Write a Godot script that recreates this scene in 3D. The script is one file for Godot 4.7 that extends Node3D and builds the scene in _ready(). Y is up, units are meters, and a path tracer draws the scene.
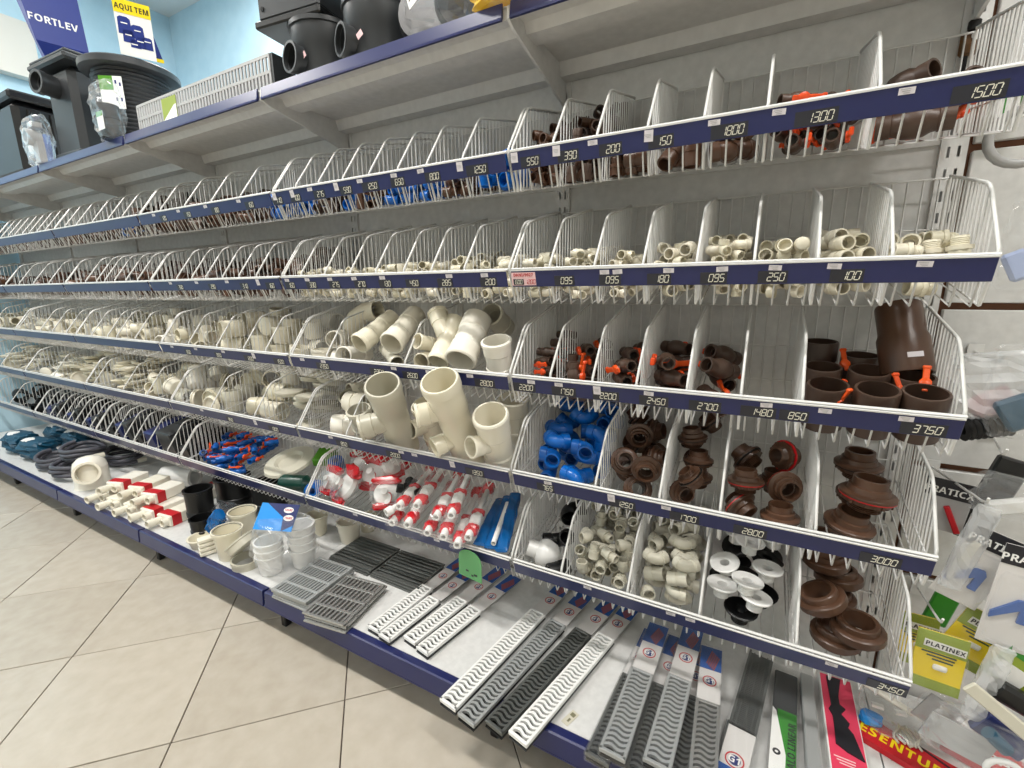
extends Node3D
# A hardware shop aisle: wire bin baskets of pipe fittings on a gondola, floor grilles on its base deck, hooks on a slatwall at its end.
# Metres, y up. The basket rails lie in the plane z = 0, bay boundaries at whole numbers of x, floor at y = 0.

const CAM := Vector3(0.62425, 1.34657, 1.14512)
const FOCAL := 450.53
const ROW_Y := [1.705, 1.400, 1.099, 0.800, 0.496]
const ROW_NAME := ["top basket row", "second basket row", "third basket row", "fourth basket row", "lowest basket row"]
const BAY_NAME := ["end bay", "second bay", "third bay", "fourth bay", "fifth bay", "sixth bay"]
const ORD := ["first", "second", "third", "fourth", "fifth", "sixth", "seventh", "eighth", "ninth", "tenth"]
const BACK_Z := -0.385
const DECK_Y := 0.18
const RISE := 0.075   # basket floors climb this much from front to back
const TOP_Y := 2.045

var cam_basis := Basis.from_euler(Vector3(-0.207918, 0.496467, -0.00862))
var rng := RandomNumberGenerator.new()
var smooth := 1
var mats := {}
var kinds := {}
var prints := {}
var shapes := {}
var font: SystemFont
var font_serif: SystemFont


func _ready() -> void:
	rng.seed = 20240
	_camera_and_light()
	_materials()
	_room()
	_gondola()
	_baskets()
	_heaps()
	_big_fittings()
	_bagged_row()
	_deck_goods()
	_top_goods()
	_slatwall_goods()
	_slat_hung()


# ------------------------------------------------------------------ camera, light

func _camera_and_light() -> void:
	var c := Camera3D.new()
	c.name = "camera"
	c.fov = rad_to_deg(2.0 * atan(384.0 / FOCAL))
	c.near = 0.02
	add_child(c)
	c.transform = Transform3D(cam_basis, CAM)
	c.current = true
	var we := WorldEnvironment.new()
	we.name = "environment"
	var e := Environment.new()
	e.background_mode = Environment.BG_COLOR
	e.background_color = Color(0.55, 0.57, 0.6)
	e.tonemap_mode = Environment.TONE_MAPPER_LINEAR
	e.tonemap_exposure = 0.98
	e.sdfgi_enabled = true
	e.ssao_enabled = true
	e.ssil_enabled = true
	we.environment = e
	add_child(we)


const LAMPS := [[-1.0, 1.15, 1.12], [2.0, 1.15, 0.9], [-3.8, 1.15, 1.12], [-1.0, 3.2, 0.15], [-3.8, 3.2, 0.15], [2.0, 3.2, 0.15], [-2.6, -1.15, 0.8], [0.6, -1.15, 0.6]]  # last two, behind the gondola, are added out of view to brighten the wall
const LAMP_ENERGY := 8.0


func _ceiling_lamp(x: float, z: float, k: float, label: String) -> void:
	var t := thing("ceiling_light", label, "light", Vector3(x, 4.14, z), "ceiling light fittings")
	var s := begin()
	cbox(s, Vector3(0, -0.03, 0), Vector3(1.26, 0.06, 0.3), 0.012)
	part(t, "housing", finish(s), mat("lamp_body"))
	s = begin()
	box(s, Vector3(0, -0.066, 0), Vector3(1.2, 0.012, 0.24))
	part(t, "lamp_diffuser", finish(s), mat("lamp_glow"))
	var l := AreaLight3D.new()
	l.name = "lamp_light"
	l.area_size = Vector2(1.18, 0.22)
	l.light_energy = LAMP_ENERGY * k
	l.light_color = Color(1.0, 0.985, 0.965)
	l.area_range = 14.0
	l.area_attenuation = 2.0
	l.shadow_enabled = true
	t.add_child(l)
	l.position = Vector3(0, -0.076, 0)
	l.rotation.x = -PI / 2


# ------------------------------------------------------------------ pixels to places

func ray(u: float, v: float) -> Vector3:
	return cam_basis * Vector3((u - 512.0) / FOCAL, (384.0 - v) / FOCAL, -1.0)


func at_z(u: float, v: float, z: float) -> Vector3:
	var d := ray(u, v)
	return CAM + d * ((z - CAM.z) / d.z)


func at_y(u: float, v: float, y: float) -> Vector3:
	var d := ray(u, v)
	return CAM + d * ((y - CAM.y) / d.y)


# ------------------------------------------------------------------ nodes

func thing(called: String, label: String, category: String, at := Vector3.ZERO, group := "") -> Node3D:
	var o := Node3D.new()
	o.name = called
	add_child(o, true)
	o.position = at
	tag(o, label, category, group)
	return o


func tag(o: Node, label: String, category: String, group := "") -> void:
	o.set_meta("label", label)
	o.set_meta("category", category)
	if group:
		o.set_meta("group", group)


func part(parent: Node, called: String, m: Mesh, material: Material, at := Vector3.ZERO, basis := Basis()) -> MeshInstance3D:
	var o := MeshInstance3D.new()
	o.name = called
	o.mesh = m
	o.material_override = material
	o.transform = Transform3D(basis, at)
	parent.add_child(o, true)
	return o


func solo(called: String, m: Mesh, material: Material, at: Vector3, basis: Basis, label: String, category: String, group := "") -> MeshInstance3D:
	var o := part(self, called, m, material, at, basis)
	tag(o, label, category, group)
	return o


func struct(called: String, m: Mesh, material: Material, at := Vector3.ZERO, basis := Basis()) -> MeshInstance3D:
	var o := part(self, called, m, material, at, basis)
	o.set_meta("kind", "structure")
	return o


# ------------------------------------------------------------------ materials

func mat(called: String) -> StandardMaterial3D:
	return mats[called]


func paint(called: String, c: Color, rough := 0.5, metal := 0.0, alpha := 1.0) -> StandardMaterial3D:
	var m := StandardMaterial3D.new()
	m.resource_name = called
	m.albedo_color = Color(c.r, c.g, c.b, alpha)
	m.roughness = rough
	m.metallic = metal
	if alpha < 1.0:
		m.transparency = BaseMaterial3D.TRANSPARENCY_ALPHA
		m.cull_mode = BaseMaterial3D.CULL_DISABLED
	mats[called] = m
	return m


func noise_texture(sd: int, freq: float, a: Color, b: Color, size := 512) -> NoiseTexture2D:
	var n := FastNoiseLite.new()
	n.seed = sd
	n.frequency = freq
	n.fractal_octaves = 5
	var t := NoiseTexture2D.new()
	t.width = size
	t.height = size
	t.seamless = true
	t.noise = n
	var g := Gradient.new()
	g.set_color(0, a)
	g.set_color(1, b)
	t.color_ramp = g
	return t


func grain(m: StandardMaterial3D, sd: int, freq: float, a: Color, b: Color, scale: float) -> void:
	m.albedo_texture = noise_texture(sd, freq, a, b)
	m.albedo_color = Color.WHITE
	m.uv1_triplanar = true
	m.uv1_world_triplanar = true
	m.uv1_scale = Vector3.ONE * scale


func _materials() -> void:
	font = SystemFont.new()
	font.font_names = PackedStringArray(["Droid Sans"])
	font.font_weight = 800
	font_serif = SystemFont.new()
	font_serif.font_names = PackedStringArray(["Droid Serif"])
	font_serif.font_weight = 700
	paint("lamp_body", Color(0.9, 0.9, 0.9), 0.5)
	var gl := paint("lamp_glow", Color(1, 1, 1), 0.6)
	gl.emission_enabled = true
	gl.emission = Color(1.0, 0.985, 0.965)
	gl.emission_energy_multiplier = 2.0
	grain(paint("wall_blue", Color.WHITE, 0.7), 3, 0.012, Color(0.73, 0.865, 0.93), Color(0.78, 0.90, 0.96), 0.8)
	paint("wall_white", Color(0.86, 0.85, 0.82), 0.8)
	paint("ceiling", Color(0.9, 0.9, 0.89), 0.85)
	for i in 3:
		var d := (i - 1) * 0.014
		grain(paint("tile_%d" % i, Color.WHITE, 0.24), 11 + i, 0.02, Color(0.705 + d, 0.668 + d, 0.61 + d), Color(0.75 + d, 0.718 + d, 0.665 + d), 1.1)
	paint("grout", Color(0.30, 0.26, 0.235), 0.9)
	grain(paint("panel_white", Color.WHITE, 0.42), 21, 0.03, Color(0.80, 0.80, 0.792), Color(0.86, 0.86, 0.852), 1.6)
	grain(paint("deck_white", Color.WHITE, 0.34), 22, 0.04, Color(0.80, 0.80, 0.792), Color(0.86, 0.86, 0.852), 1.6)
	paint("wire_white", Color(0.86, 0.86, 0.85), 0.32)
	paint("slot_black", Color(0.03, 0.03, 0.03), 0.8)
	paint("rail_navy", Color(0.125, 0.15, 0.345), 0.3)
	paint("rail_blue", Color(0.10, 0.26, 0.55), 0.3)
	paint("pale_blue", Color(0.66, 0.72, 0.86), 0.3)
	paint("tag_black", Color(0.15, 0.155, 0.19), 0.4)
	paint("digit_white", Color(0.93, 0.92, 0.86), 0.5)
	paint("sticker_white", Color(0.87, 0.85, 0.87), 0.6)
	paint("paper_white", Color(0.92, 0.92, 0.91), 0.55)
	paint("paper_pink", Color(0.93, 0.78, 0.79), 0.6)
	paint("ink_red", Color(0.72, 0.12, 0.16), 0.5)
	paint("ink_dark", Color(0.10, 0.10, 0.13), 0.5)
	paint("ink_blue", Color(0.10, 0.16, 0.42), 0.45)
	# plastics, a few tones of each
	for i in 3:
		var d := (i - 1) * 0.022
		paint("cream_%d" % i, Color(0.88 + d, 0.855 + d, 0.775 + d * 1.4), 0.32)
		paint("white_pvc_%d" % i, Color(0.93 + d * 0.6, 0.91 + d * 0.8, 0.845 + d * 1.6), 0.24)
		paint("bone_%d" % i, Color(0.80 + d, 0.785 + d, 0.72 + d), 0.36)
		paint("brown_%d" % i, Color(0.325 + d, 0.225 + d * 0.8, 0.165 + d * 0.7), 0.33)
		paint("dark_brown_%d" % i, Color(0.285 + d, 0.215 + d * 0.8, 0.175 + d * 0.7), 0.42)
		paint("blue_%d" % i, Color(0.05, 0.375 + d, 0.71 + d * 1.6), 0.28)
		paint("orange_%d" % i, Color(0.93 + d * 0.5, 0.33 + d, 0.09), 0.36)
		paint("black_%d" % i, Color(0.05 + d * 0.4, 0.052 + d * 0.4, 0.055 + d * 0.4), 0.4)
	paint("white_plastic", Color(0.92, 0.92, 0.91), 0.3)
	paint("grey_plastic", Color(0.66, 0.66, 0.66), 0.35)
	paint("charcoal", Color(0.17, 0.18, 0.19), 0.42)
	paint("black_rubber", Color(0.04, 0.04, 0.045), 0.5)
	paint("red_plastic", Color(0.78, 0.07, 0.11), 0.35)
	paint("metal", Color(0.72, 0.72, 0.71), 0.28, 0.7)
	paint("cast_metal", Color(0.68, 0.69, 0.69), 0.36, 0.35)
	paint("dark_metal", Color(0.40, 0.41, 0.40), 0.4, 0.5)
	paint("hose_grey", Color(0.30, 0.30, 0.335), 0.45)
	paint("teal", Color(0.05, 0.27, 0.37), 0.45)
	paint("green", Color(0.30, 0.55, 0.10), 0.45)
	paint("bottle_green", Color(0.08, 0.24, 0.20), 0.3)
	paint("mint", Color(0.42, 0.70, 0.45), 0.2, 0.0, 0.75)
	paint("card_blue", Color(0.05, 0.30, 0.60), 0.35)
	paint("sky_card", Color(0.10, 0.55, 0.88), 0.35)
	paint("card_navy", Color(0.12, 0.16, 0.38), 0.35)
	paint("card_pink", Color(0.86, 0.25, 0.37), 0.4)
	paint("card_red", Color(0.74, 0.08, 0.13), 0.4)
	paint("card_yellow", Color(0.93, 0.82, 0.04), 0.4)
	paint("card_lime", Color(0.55, 0.62, 0.18), 0.4)
	paint("card_green", Color(0.18, 0.52, 0.14), 0.4)
	paint("copper", Color(0.62, 0.30, 0.22), 0.35)
	paint("beige_card", Color(0.82, 0.81, 0.80), 0.55)
	paint("olive_card", Color(0.47, 0.46, 0.36), 0.6)
	paint("fortlev_navy", Color(0.13, 0.20, 0.50), 0.4)
	paint("poster_yellow", Color(0.95, 0.84, 0.10), 0.45)
	paint("tool_wood", Color(0.38, 0.25, 0.10), 0.4)
	paint("groove_brown", Color(0.42, 0.27, 0.18), 0.75)
	paint("clear_bag", Color(0.95, 0.96, 0.97), 0.1, 0.0, 0.055)
	paint("sleeve", Color(0.95, 0.96, 0.97), 0.06, 0.0, 0.03)
	paint("milky_bag", Color(0.92, 0.93, 0.94), 0.2, 0.0, 0.35)
	paint("yellow_bag", Color(0.95, 0.78, 0.20), 0.25, 0.0, 0.75)
	paint("smoke_bag", Color(0.6, 0.62, 0.65), 0.1, 0.0, 0.10)
	paint("red_film", Color(0.80, 0.05, 0.12), 0.2, 0.0, 0.85)
	paint("blue_film", Color(0.03, 0.36, 0.62), 0.2, 0.0, 0.92)


# ------------------------------------------------------------------ mesh tools

func begin() -> SurfaceTool:
	var s := SurfaceTool.new()
	s.begin(Mesh.PRIMITIVE_TRIANGLES)
	return s


func finish(s: SurfaceTool) -> ArrayMesh:
	s.generate_normals()
	return s.commit()


func tri(s: SurfaceTool, a: Vector3, b: Vector3, c: Vector3, out: Vector3) -> void:
	if (c - a).cross(b - a).dot(out) >= 0.0:
		s.add_vertex(a); s.add_vertex(b); s.add_vertex(c)
	else:
		s.add_vertex(a); s.add_vertex(c); s.add_vertex(b)


func quad(s: SurfaceTool, a: Vector3, b: Vector3, c: Vector3, d: Vector3, out: Vector3) -> void:
	tri(s, a, b, c, out)
	tri(s, a, c, d, out)


func box(s: SurfaceTool, c: Vector3, size: Vector3, b := Basis()) -> void:
	s.set_smooth_group(-1)
	var h := size * 0.5
	for ax in 3:
		for sg in [-1.0, 1.0]:
			var n := Vector3.ZERO
			n[ax] = sg
			var u := Vector3.ZERO
			var v := Vector3.ZERO
			u[(ax + 1) % 3] = h[(ax + 1) % 3]
			v[(ax + 2) % 3] = h[(ax + 2) % 3]
			var o := n * h[ax]
			quad(s, c + b * (o - u - v), c + b * (o + u - v), c + b * (o + u + v), c + b * (o - u + v), b * n)


func cbox(s: SurfaceTool, c: Vector3, size: Vector3, ch: float, b := Basis()) -> void:
	s.set_smooth_group(-1)
	var h := size * 0.5
	for ax in 3:
		var i := (ax + 1) % 3
		var j := (ax + 2) % 3
		for sg in [-1.0, 1.0]:
			var n := Vector3.ZERO
			n[ax] = sg
			var u := Vector3.ZERO
			var v := Vector3.ZERO
			u[i] = h[i] - ch
			v[j] = h[j] - ch
			var o := n * h[ax]
			quad(s, c + b * (o - u - v), c + b * (o + u - v), c + b * (o + u + v), c + b * (o - u + v), b * n)
			for sg2 in [-1.0, 1.0]:   # edges between face ax and face i
				var n2 := Vector3.ZERO
				n2[i] = sg2
				var p := n * h[ax] + n2 * (h[i] - ch)
				var q := n * (h[ax] - ch) + n2 * h[i]
				quad(s, c + b * (p - v), c + b * (p + v), c + b * (q + v), c + b * (q - v), b * (n + n2))
	for sx in [-1.0, 1.0]:
		for sy in [-1.0, 1.0]:
			for sz in [-1.0, 1.0]:
				var k := Vector3(sx, sy, sz)
				tri(s, c + b * (k * Vector3(h.x, h.y - ch, h.z - ch)), c + b * (k * Vector3(h.x - ch, h.y, h.z - ch)), c + b * (k * Vector3(h.x - ch, h.y - ch, h.z)), b * k)


func _perp(t: Vector3) -> Vector3:
	var a := Vector3.UP if absf(t.y) < 0.9 else Vector3.RIGHT
	return t.cross(a).normalized()


func rings(path: Array, rad: Array, seg: int) -> Array:
	var out := []
	var n := path.size()
	var nrm := Vector3.ZERO
	for i in n:
		var t: Vector3 = (path[mini(i + 1, n - 1)] - path[maxi(i - 1, 0)]).normalized()
		nrm = _perp(t) if i == 0 else (nrm - t * nrm.dot(t)).normalized()
		var bi := t.cross(nrm)
		var r := PackedVector3Array()
		for k in seg:
			var a := TAU * k / seg
			r.append(path[i] + (nrm * cos(a) + bi * sin(a)) * rad[i])
		out.append(r)
	return out


func skin(s: SurfaceTool, path: Array, rad: Array, seg: int, inside := false) -> Array:
	var rs := rings(path, rad, seg)
	smooth += 1
	var dir := Vector2.ZERO
	for i in range(path.size() - 1):
		var d2 := Vector2((path[i + 1] - path[i]).length(), rad[i + 1] - rad[i]).normalized()
		if i > 0 and d2.dot(dir) < 0.82:
			smooth += 1
		dir = d2
		s.set_smooth_group(smooth)
		var mid: Vector3 = (path[i] + path[i + 1]) * 0.5
		for k in seg:
			var k2 := (k + 1) % seg
			var o: Vector3 = rs[i][k] + rs[i][k2] + rs[i + 1][k] + rs[i + 1][k2] - mid * 4.0
			if o.length_squared() < 1e-12:
				o = rs[i][k] - path[i]
			if absf(rad[i + 1] - rad[i]) > (path[i + 1] - path[i]).length() * 2.0:   # a step: faces along the path
				o = (path[i + 1] - path[i]) * (1.0 if rad[i] > rad[i + 1] else -1.0)
			quad(s, rs[i][k], rs[i][k2], rs[i + 1][k2], rs[i + 1][k], -o if inside else o)
	return rs


func disc(s: SurfaceTool, ring: PackedVector3Array, out: Vector3) -> void:
	s.set_smooth_group(-1)
	for k in range(1, ring.size() - 1):
		tri(s, ring[0], ring[k], ring[k + 1], out)


func annulus(s: SurfaceTool, a: PackedVector3Array, b: PackedVector3Array, out: Vector3) -> void:
	s.set_smooth_group(-1)
	for k in a.size():
		var k2 := (k + 1) % a.size()
		quad(s, a[k], a[k2], b[k2], b[k], out)


func rod(s: SurfaceTool, path: Array, r: float, seg := 5, capped := true) -> void:
	var rad := []
	for p in path:
		rad.append(r)
	var rs := skin(s, path, rad, seg)
	if capped:
		disc(s, rs[0], path[0] - path[1])
		disc(s, rs[-1], path[-1] - path[-2])


func pipe(s: SurfaceTool, path: Array, ro: Array, ri: Array, seg := 14) -> void:
	var a := skin(s, path, ro, seg)
	var b := skin(s, path, ri, seg, true)
	annulus(s, a[0], b[0], path[0] - path[1])
	annulus(s, a[-1], b[-1], path[-1] - path[-2])


# profile points (radius, height); outside lies to the right of the way up
func lathe(s: SurfaceTool, prof: Array, seg: int, xf := Transform3D()) -> void:
	smooth += 1
	var dir := Vector2.ZERO
	for i in range(prof.size() - 1):
		var p: Vector2 = prof[i]
		var q: Vector2 = prof[i + 1]
		var d := (q - p).normalized()
		if i > 0 and d.dot(dir) < 0.8:
			smooth += 1
		dir = d
		s.set_smooth_group(smooth)
		for k in seg:
			var a0 := TAU * k / seg
			var a1 := TAU * (k + 1) / seg
			var u0 := Vector3(cos(a0), 0, sin(a0))
			var u1 := Vector3(cos(a1), 0, sin(a1))
			if k == seg - 1:
				u1 = Vector3(1, 0, 0)
			var o := (u0 + u1) * 0.5 * d.y + Vector3.UP * -d.x
			var w := xf.basis * o
			var A := xf * (u0 * p.x + Vector3.UP * p.y)
			var B := xf * (u1 * p.x + Vector3.UP * p.y)
			var C := xf * (u1 * q.x + Vector3.UP * q.y)
			var D := xf * (u0 * q.x + Vector3.UP * q.y)
			if p.x > 1e-6:
				tri(s, A, B, C, w)
			if q.x > 1e-6:
				tri(s, A, C, D, w)


# flat outline in xy pushed along z
func prism(s: SurfaceTool, poly: Array, z0: float, z1: float, b := Basis(), o := Vector3.ZERO) -> void:
	s.set_smooth_group(-1)
	var pp := PackedVector2Array(poly)
	var ix := Geometry2D.triangulate_polygon(pp)
	for i in range(0, ix.size(), 3):
		for z in [[z0, -1.0], [z1, 1.0]]:
			var v := []
			for k in 3:
				v.append(o + b * Vector3(pp[ix[i + k]].x, pp[ix[i + k]].y, z[0]))
			tri(s, v[0], v[1], v[2], b * Vector3(0, 0, z[1] * signf(z1 - z0)))
	var cw := 1.0 if Geometry2D.is_polygon_clockwise(pp) else -1.0
	for i in pp.size():
		var p := pp[i]
		var q := pp[(i + 1) % pp.size()]
		var e := (q - p)
		var n := Vector3(-e.y, e.x, 0) * cw
		quad(s, o + b * Vector3(p.x, p.y, z0), o + b * Vector3(q.x, q.y, z0), o + b * Vector3(q.x, q.y, z1), o + b * Vector3(p.x, p.y, z1), b * n)


func text_mesh(t: String, height: float, depth := 0.0008, f: Font = null) -> TextMesh:
	var m := TextMesh.new()
	m.text = t
	m.font = f if f else font
	m.font_size = 32
	m.pixel_size = height / 23.0
	m.depth = depth
	m.curve_step = 2.0
	return m


# seven-segment price digits
const SEG := {"0": "abcdef", "1": "bc", "2": "abged", "3": "abgcd", "4": "fgbc", "5": "afgcd", "6": "afgedc", "7": "abc", "8": "abcdefg", "9": "abfgcd"}


func digits_mesh(t: String, h: float) -> ArrayMesh:
	var key := "digits_%s_%.4f" % [t, h]
	if shapes.has(key):
		return shapes[key]
	var s := begin()
	var w := h * 0.50
	var k := h * 0.088
	var x := -t.replace(".", "").length() * h * 0.68 * 0.5
	for ch in t:
		if ch == ".":
			box(s, Vector3(x - h * 0.10, -h * 0.5, 0), Vector3(k, k, 0.0008))
			continue
		for g in SEG[ch]:
			var a := Vector2.ZERO
			var b := Vector2.ZERO
			match g:
				"a": a = Vector2(0.08 * w, h / 2); b = Vector2(0.92 * w, h / 2)
				"b": a = Vector2(w, 0.46 * h); b = Vector2(w, 0.05 * h)
				"c": a = Vector2(w, -0.05 * h); b = Vector2(w, -0.46 * h)
				"d": a = Vector2(0.08 * w, -h / 2); b = Vector2(0.92 * w, -h / 2)
				"e": a = Vector2(0, -0.05 * h); b = Vector2(0, -0.46 * h)
				"f": a = Vector2(0, 0.46 * h); b = Vector2(0, 0.05 * h)
				"g": a = Vector2(0.08 * w, 0); b = Vector2(0.92 * w, 0)
			var A := Vector3(x + a.x + a.y * 0.16, a.y, 0)
			var B := Vector3(x + b.x + b.y * 0.16, b.y, 0)
			var dx := (B - A).normalized()
			box(s, (A + B) / 2, Vector3((B - A).length(), k, 0.0008), Basis(dx, Vector3(-dx.y, dx.x, 0), Vector3(0, 0, 1)))
		x += h * 0.68
	shapes[key] = finish(s)
	return shapes[key]


# ------------------------------------------------------------------ the room

func slab(c: Vector3, size: Vector3) -> ArrayMesh:
	var s := begin()
	box(s, c, size)
	return finish(s)


func _room() -> void:
	var x0 := -5.05
	var x1 := 4.2
	var z0 := -1.9
	var z1 := 4.6
	var h := 4.14
	var cx := (x0 + x1) / 2
	var cz := (z0 + z1) / 2
	var fl := struct("floor", slab(Vector3(cx, -0.056, cz), Vector3(x1 - x0 + 0.4, 0.1, z1 - z0 + 0.4)), mat("grout"))
	# square tiles laid on the diagonal, half a metre a side
	var o := at_y(222.6, 627.7, 0.0)
	var e1 := Vector3(1, 0, -1).normalized()
	var e2 := Vector3(1, 0, 1).normalized()
	var s := begin()
	cbox(s, Vector3(0, -0.004, 0), Vector3(0.4962, 0.008, 0.4962), 0.0012)
	var tm := finish(s)
	var tb := Basis(Vector3.UP, PI / 4)
	for i in range(-16, 17):
		for j in range(-16, 17):
			var c := o + e1 * (i + 0.5) * 0.5 + e2 * (j + 0.5) * 0.5
			if c.x > x0 + 0.3 and c.x < x1 - 0.3 and c.z > -0.15 and c.z < z1 - 0.3:
				var t := part(fl, "tile", tm, mat("tile_%d" % ((i * 7 + j * 13 + 300) % 3)), Vector3(c.x, 0.0, c.z), tb)
				t.position.y = ((i * 5 + j * 3 + 300) % 4) * 0.0002 - 0.0003
	struct("ceiling", slab(Vector3(cx, h + 0.06, cz), Vector3(x1 - x0 + 0.4, 0.12, z1 - z0 + 0.4)), mat("ceiling"))
	struct("wall_back", slab(Vector3(cx, h / 2, z0 - 0.06), Vector3(x1 - x0 + 0.24, h, 0.12)), mat("wall_blue"))
	struct("wall_left", slab(Vector3(x0 - 0.06, h / 2, cz), Vector3(0.12, h, z1 - z0)), mat("wall_blue"))
	struct("wall_right", slab(Vector3(x1 + 0.06, h / 2, cz), Vector3(0.12, h, z1 - z0)), mat("wall_white"))
	struct("wall_front", slab(Vector3(cx, h / 2, z1 + 0.06), Vector3(x1 - x0 + 0.24, h, 0.12)), mat("wall_white"))
	struct("trim_1", slab(Vector3(x0 + 0.05, 3.335, 1.9), Vector3(0.1, 0.43, 5.3)), mat("wall_white"))   # the white beam below the ceiling on the side wall
	struct("trim_2", slab(Vector3(-2.58, h / 2, z0 + 0.012), Vector3(0.05, h, 0.024)), mat("wall_blue"))   # painted conduit cover on the back wall
	var names := ["ceiling light over the aisle beside the cream fittings", "ceiling light over the aisle before the slatwall", "ceiling light over the aisle by the blue side wall", "ceiling light in the second line, over the middle of the shop", "ceiling light in the second line, by the blue side wall", "ceiling light in the second line, across from the slatwall", "added unseen light behind the gondola, brightening the wall above the grey tub", "added unseen light behind the gondola, brightening the wall above the end bay"]
	for i in LAMPS.size():
		_ceiling_lamp(LAMPS[i][0], LAMPS[i][1], LAMPS[i][2], names[i])


# ------------------------------------------------------------------ gondola

func _gondola() -> void:
	var s := begin()
	# hollow slotted tube: back, sides, ends, and a front pierced by two columns of slots
	box(s, Vector3(0, 1.08, -0.0142), Vector3(0.05, 2.12, 0.0016))
	for sx in [-1.0, 1.0]:
		box(s, Vector3(sx * 0.0242, 1.08, 0), Vector3(0.0016, 2.12, 0.0268))
	for yy in [0.021, 2.139]:
		box(s, Vector3(0, yy, 0), Vector3(0.0468, 0.002, 0.0268))
	for q in [[-0.0186, 0.0128], [0.0, 0.0134], [0.0186, 0.0128]]:
		box(s, Vector3(q[0], 1.08, 0.0142), Vector3(q[1], 2.12, 0.0016))
	var y := 0.02
	while y < 2.13:
		var top := minf(y + 0.026, 2.14)
		for dx in [-0.00945, 0.00945]:
			box(s, Vector3(dx, (y + top) / 2, 0.0142), Vector3(0.0055, top - y, 0.0016))
		y += 0.05
	var post := finish(s)
	var sheet := slab(Vector3(0.5, 0, 0), Vector3(0.9496, 0.383, 0.006))
	# base deck, lip, kick plate
	s = begin()
	box(s, Vector3(0.5, DECK_Y - 0.009, -0.0825), Vector3(0.998, 0.018, 0.565))
	var deck := finish(s)
	s = begin()
	prism(s, [Vector2(0.200, DECK_Y - 0.002), Vector2(0.226, DECK_Y + 0.003), Vector2(0.231, DECK_Y), Vector2(0.235, 0.122), Vector2(0.228, 0.118), Vector2(0.223, DECK_Y - 0.008), Vector2(0.200, DECK_Y - 0.008)], 0.0, 0.985, Basis(Vector3(0, 0, 1), Vector3(0, 1, 0), Vector3(1, 0, 0)), Vector3(0.0075, 0, 0))
	var lip := finish(s)
	var edge := slab(Vector3(0.5, 0.1185, 0.2325), Vector3(0.985, 0.005, 0.006))
	var under := slab(Vector3(0.5, 0.108, 0.215), Vector3(0.998, 0.018, 0.012))
	var kick := slab(Vector3(0.5, 0.065, 0.12), Vector3(0.998, 0.10, 0.012))
	s = begin()
	cbox(s, Vector3(0, 0.05, 0), Vector3(0.03, 0.1, 0.03), 0.004)
	var foot := finish(s)
	# top shelf with folded ribs below it, brackets
	s = begin()
	box(s, Vector3(0.5, TOP_Y - 0.004, -0.19), Vector3(0.99, 0.008, 0.376))
	var zx := Basis(Vector3(0, 0, 1), Vector3(0, 1, 0), Vector3(1, 0, 0))
	prism(s, [Vector2(-0.17, TOP_Y - 0.008), Vector2(-0.155, TOP_Y - 0.030), Vector2(-0.09, TOP_Y - 0.030), Vector2(-0.075, TOP_Y - 0.008)], 0.008, 0.992, zx)
	prism(s, [Vector2(-0.378, TOP_Y - 0.008), Vector2(-0.378, TOP_Y - 0.045), Vector2(-0.33, TOP_Y - 0.045), Vector2(-0.318, TOP_Y - 0.008)], 0.008, 0.992, zx)
	box(s, Vector3(0.5, TOP_Y - 0.018, -0.004), Vector3(0.99, 0.028, 0.004))
	var board := finish(s)
	s = begin()
	prism(s, [Vector2(-0.380, TOP_Y - 0.004), Vector2(0.004, TOP_Y - 0.004), Vector2(0.006, TOP_Y - 0.034), Vector2(-0.02, TOP_Y - 0.046), Vector2(-0.362, TOP_Y - 0.115), Vector2(-0.380, TOP_Y - 0.115)], -0.004, 0.004, zx)
	var bracket := finish(s)
	s = begin()
	prism(s, [Vector2(0.002, TOP_Y + 0.004), Vector2(0.006, TOP_Y + 0.004), Vector2(0.012, TOP_Y - 0.030), Vector2(0.008, TOP_Y - 0.034), Vector2(0.002, TOP_Y - 0.03)], 0.012, 0.988, zx)
	var strip := finish(s)
	var strip_edge := slab(Vector3(0.5, TOP_Y - 0.0335, 0.009), Vector3(0.976, 0.006, 0.008))
	var pn := ["beside the slatwall", "between end and second bay", "between second and third bay", "between third and fourth bay", "between fourth and fifth bay", "between fifth and sixth bay", "at the side wall"]
	for b in 7:
		var ps := thing("gondola_post", "white slotted steel post %s" % pn[b], "post", Vector3(1.0 - b, 0, BACK_Z - 0.012), "gondola posts")
		part(ps, "post_tube", post, mat("panel_white"))
	for b in 6:
		var x := -float(b)
		var near: String = BAY_NAME[b]
		var t := thing("gondola_bay", "white steel gondola %s with back sheets, base deck and top shelf" % near, "shelving", Vector3(x, 0, 0), "gondola bays in a row")
		for i in 5:
			part(t, "back_sheet", sheet, mat("panel_white"), Vector3(0, 0.37 + i * 0.375, BACK_Z - 0.004 - 0.0062 * (i % 2)))
		part(t, "base_deck", deck, mat("deck_white"))
		var lp := part(t, "deck_lip", lip, mat("rail_navy"))
		part(lp, "lip_edge", edge, mat("rail_navy"))
		part(t, "under_rail", under, mat("rail_blue"))
		part(t, "kick_plate", kick, mat("rail_navy"))
		part(t, "foot", foot, mat("black_rubber"), Vector3(0.03, 0, 0.17))
		if b == 0:
			part(t, "foot", foot, mat("black_rubber"), Vector3(0.97, 0, 0.17))
		var tp := t
		part(tp, "shelf_board", board, mat("panel_white"))
		var st := part(tp, "front_strip", strip, mat("rail_blue" if b < 0 else "rail_navy"))
		part(st, "strip_edge", strip_edge, mat("rail_navy"))
		part(tp, "bracket", bracket, mat("panel_white"), Vector3(0.0042, 0, 0))
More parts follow.
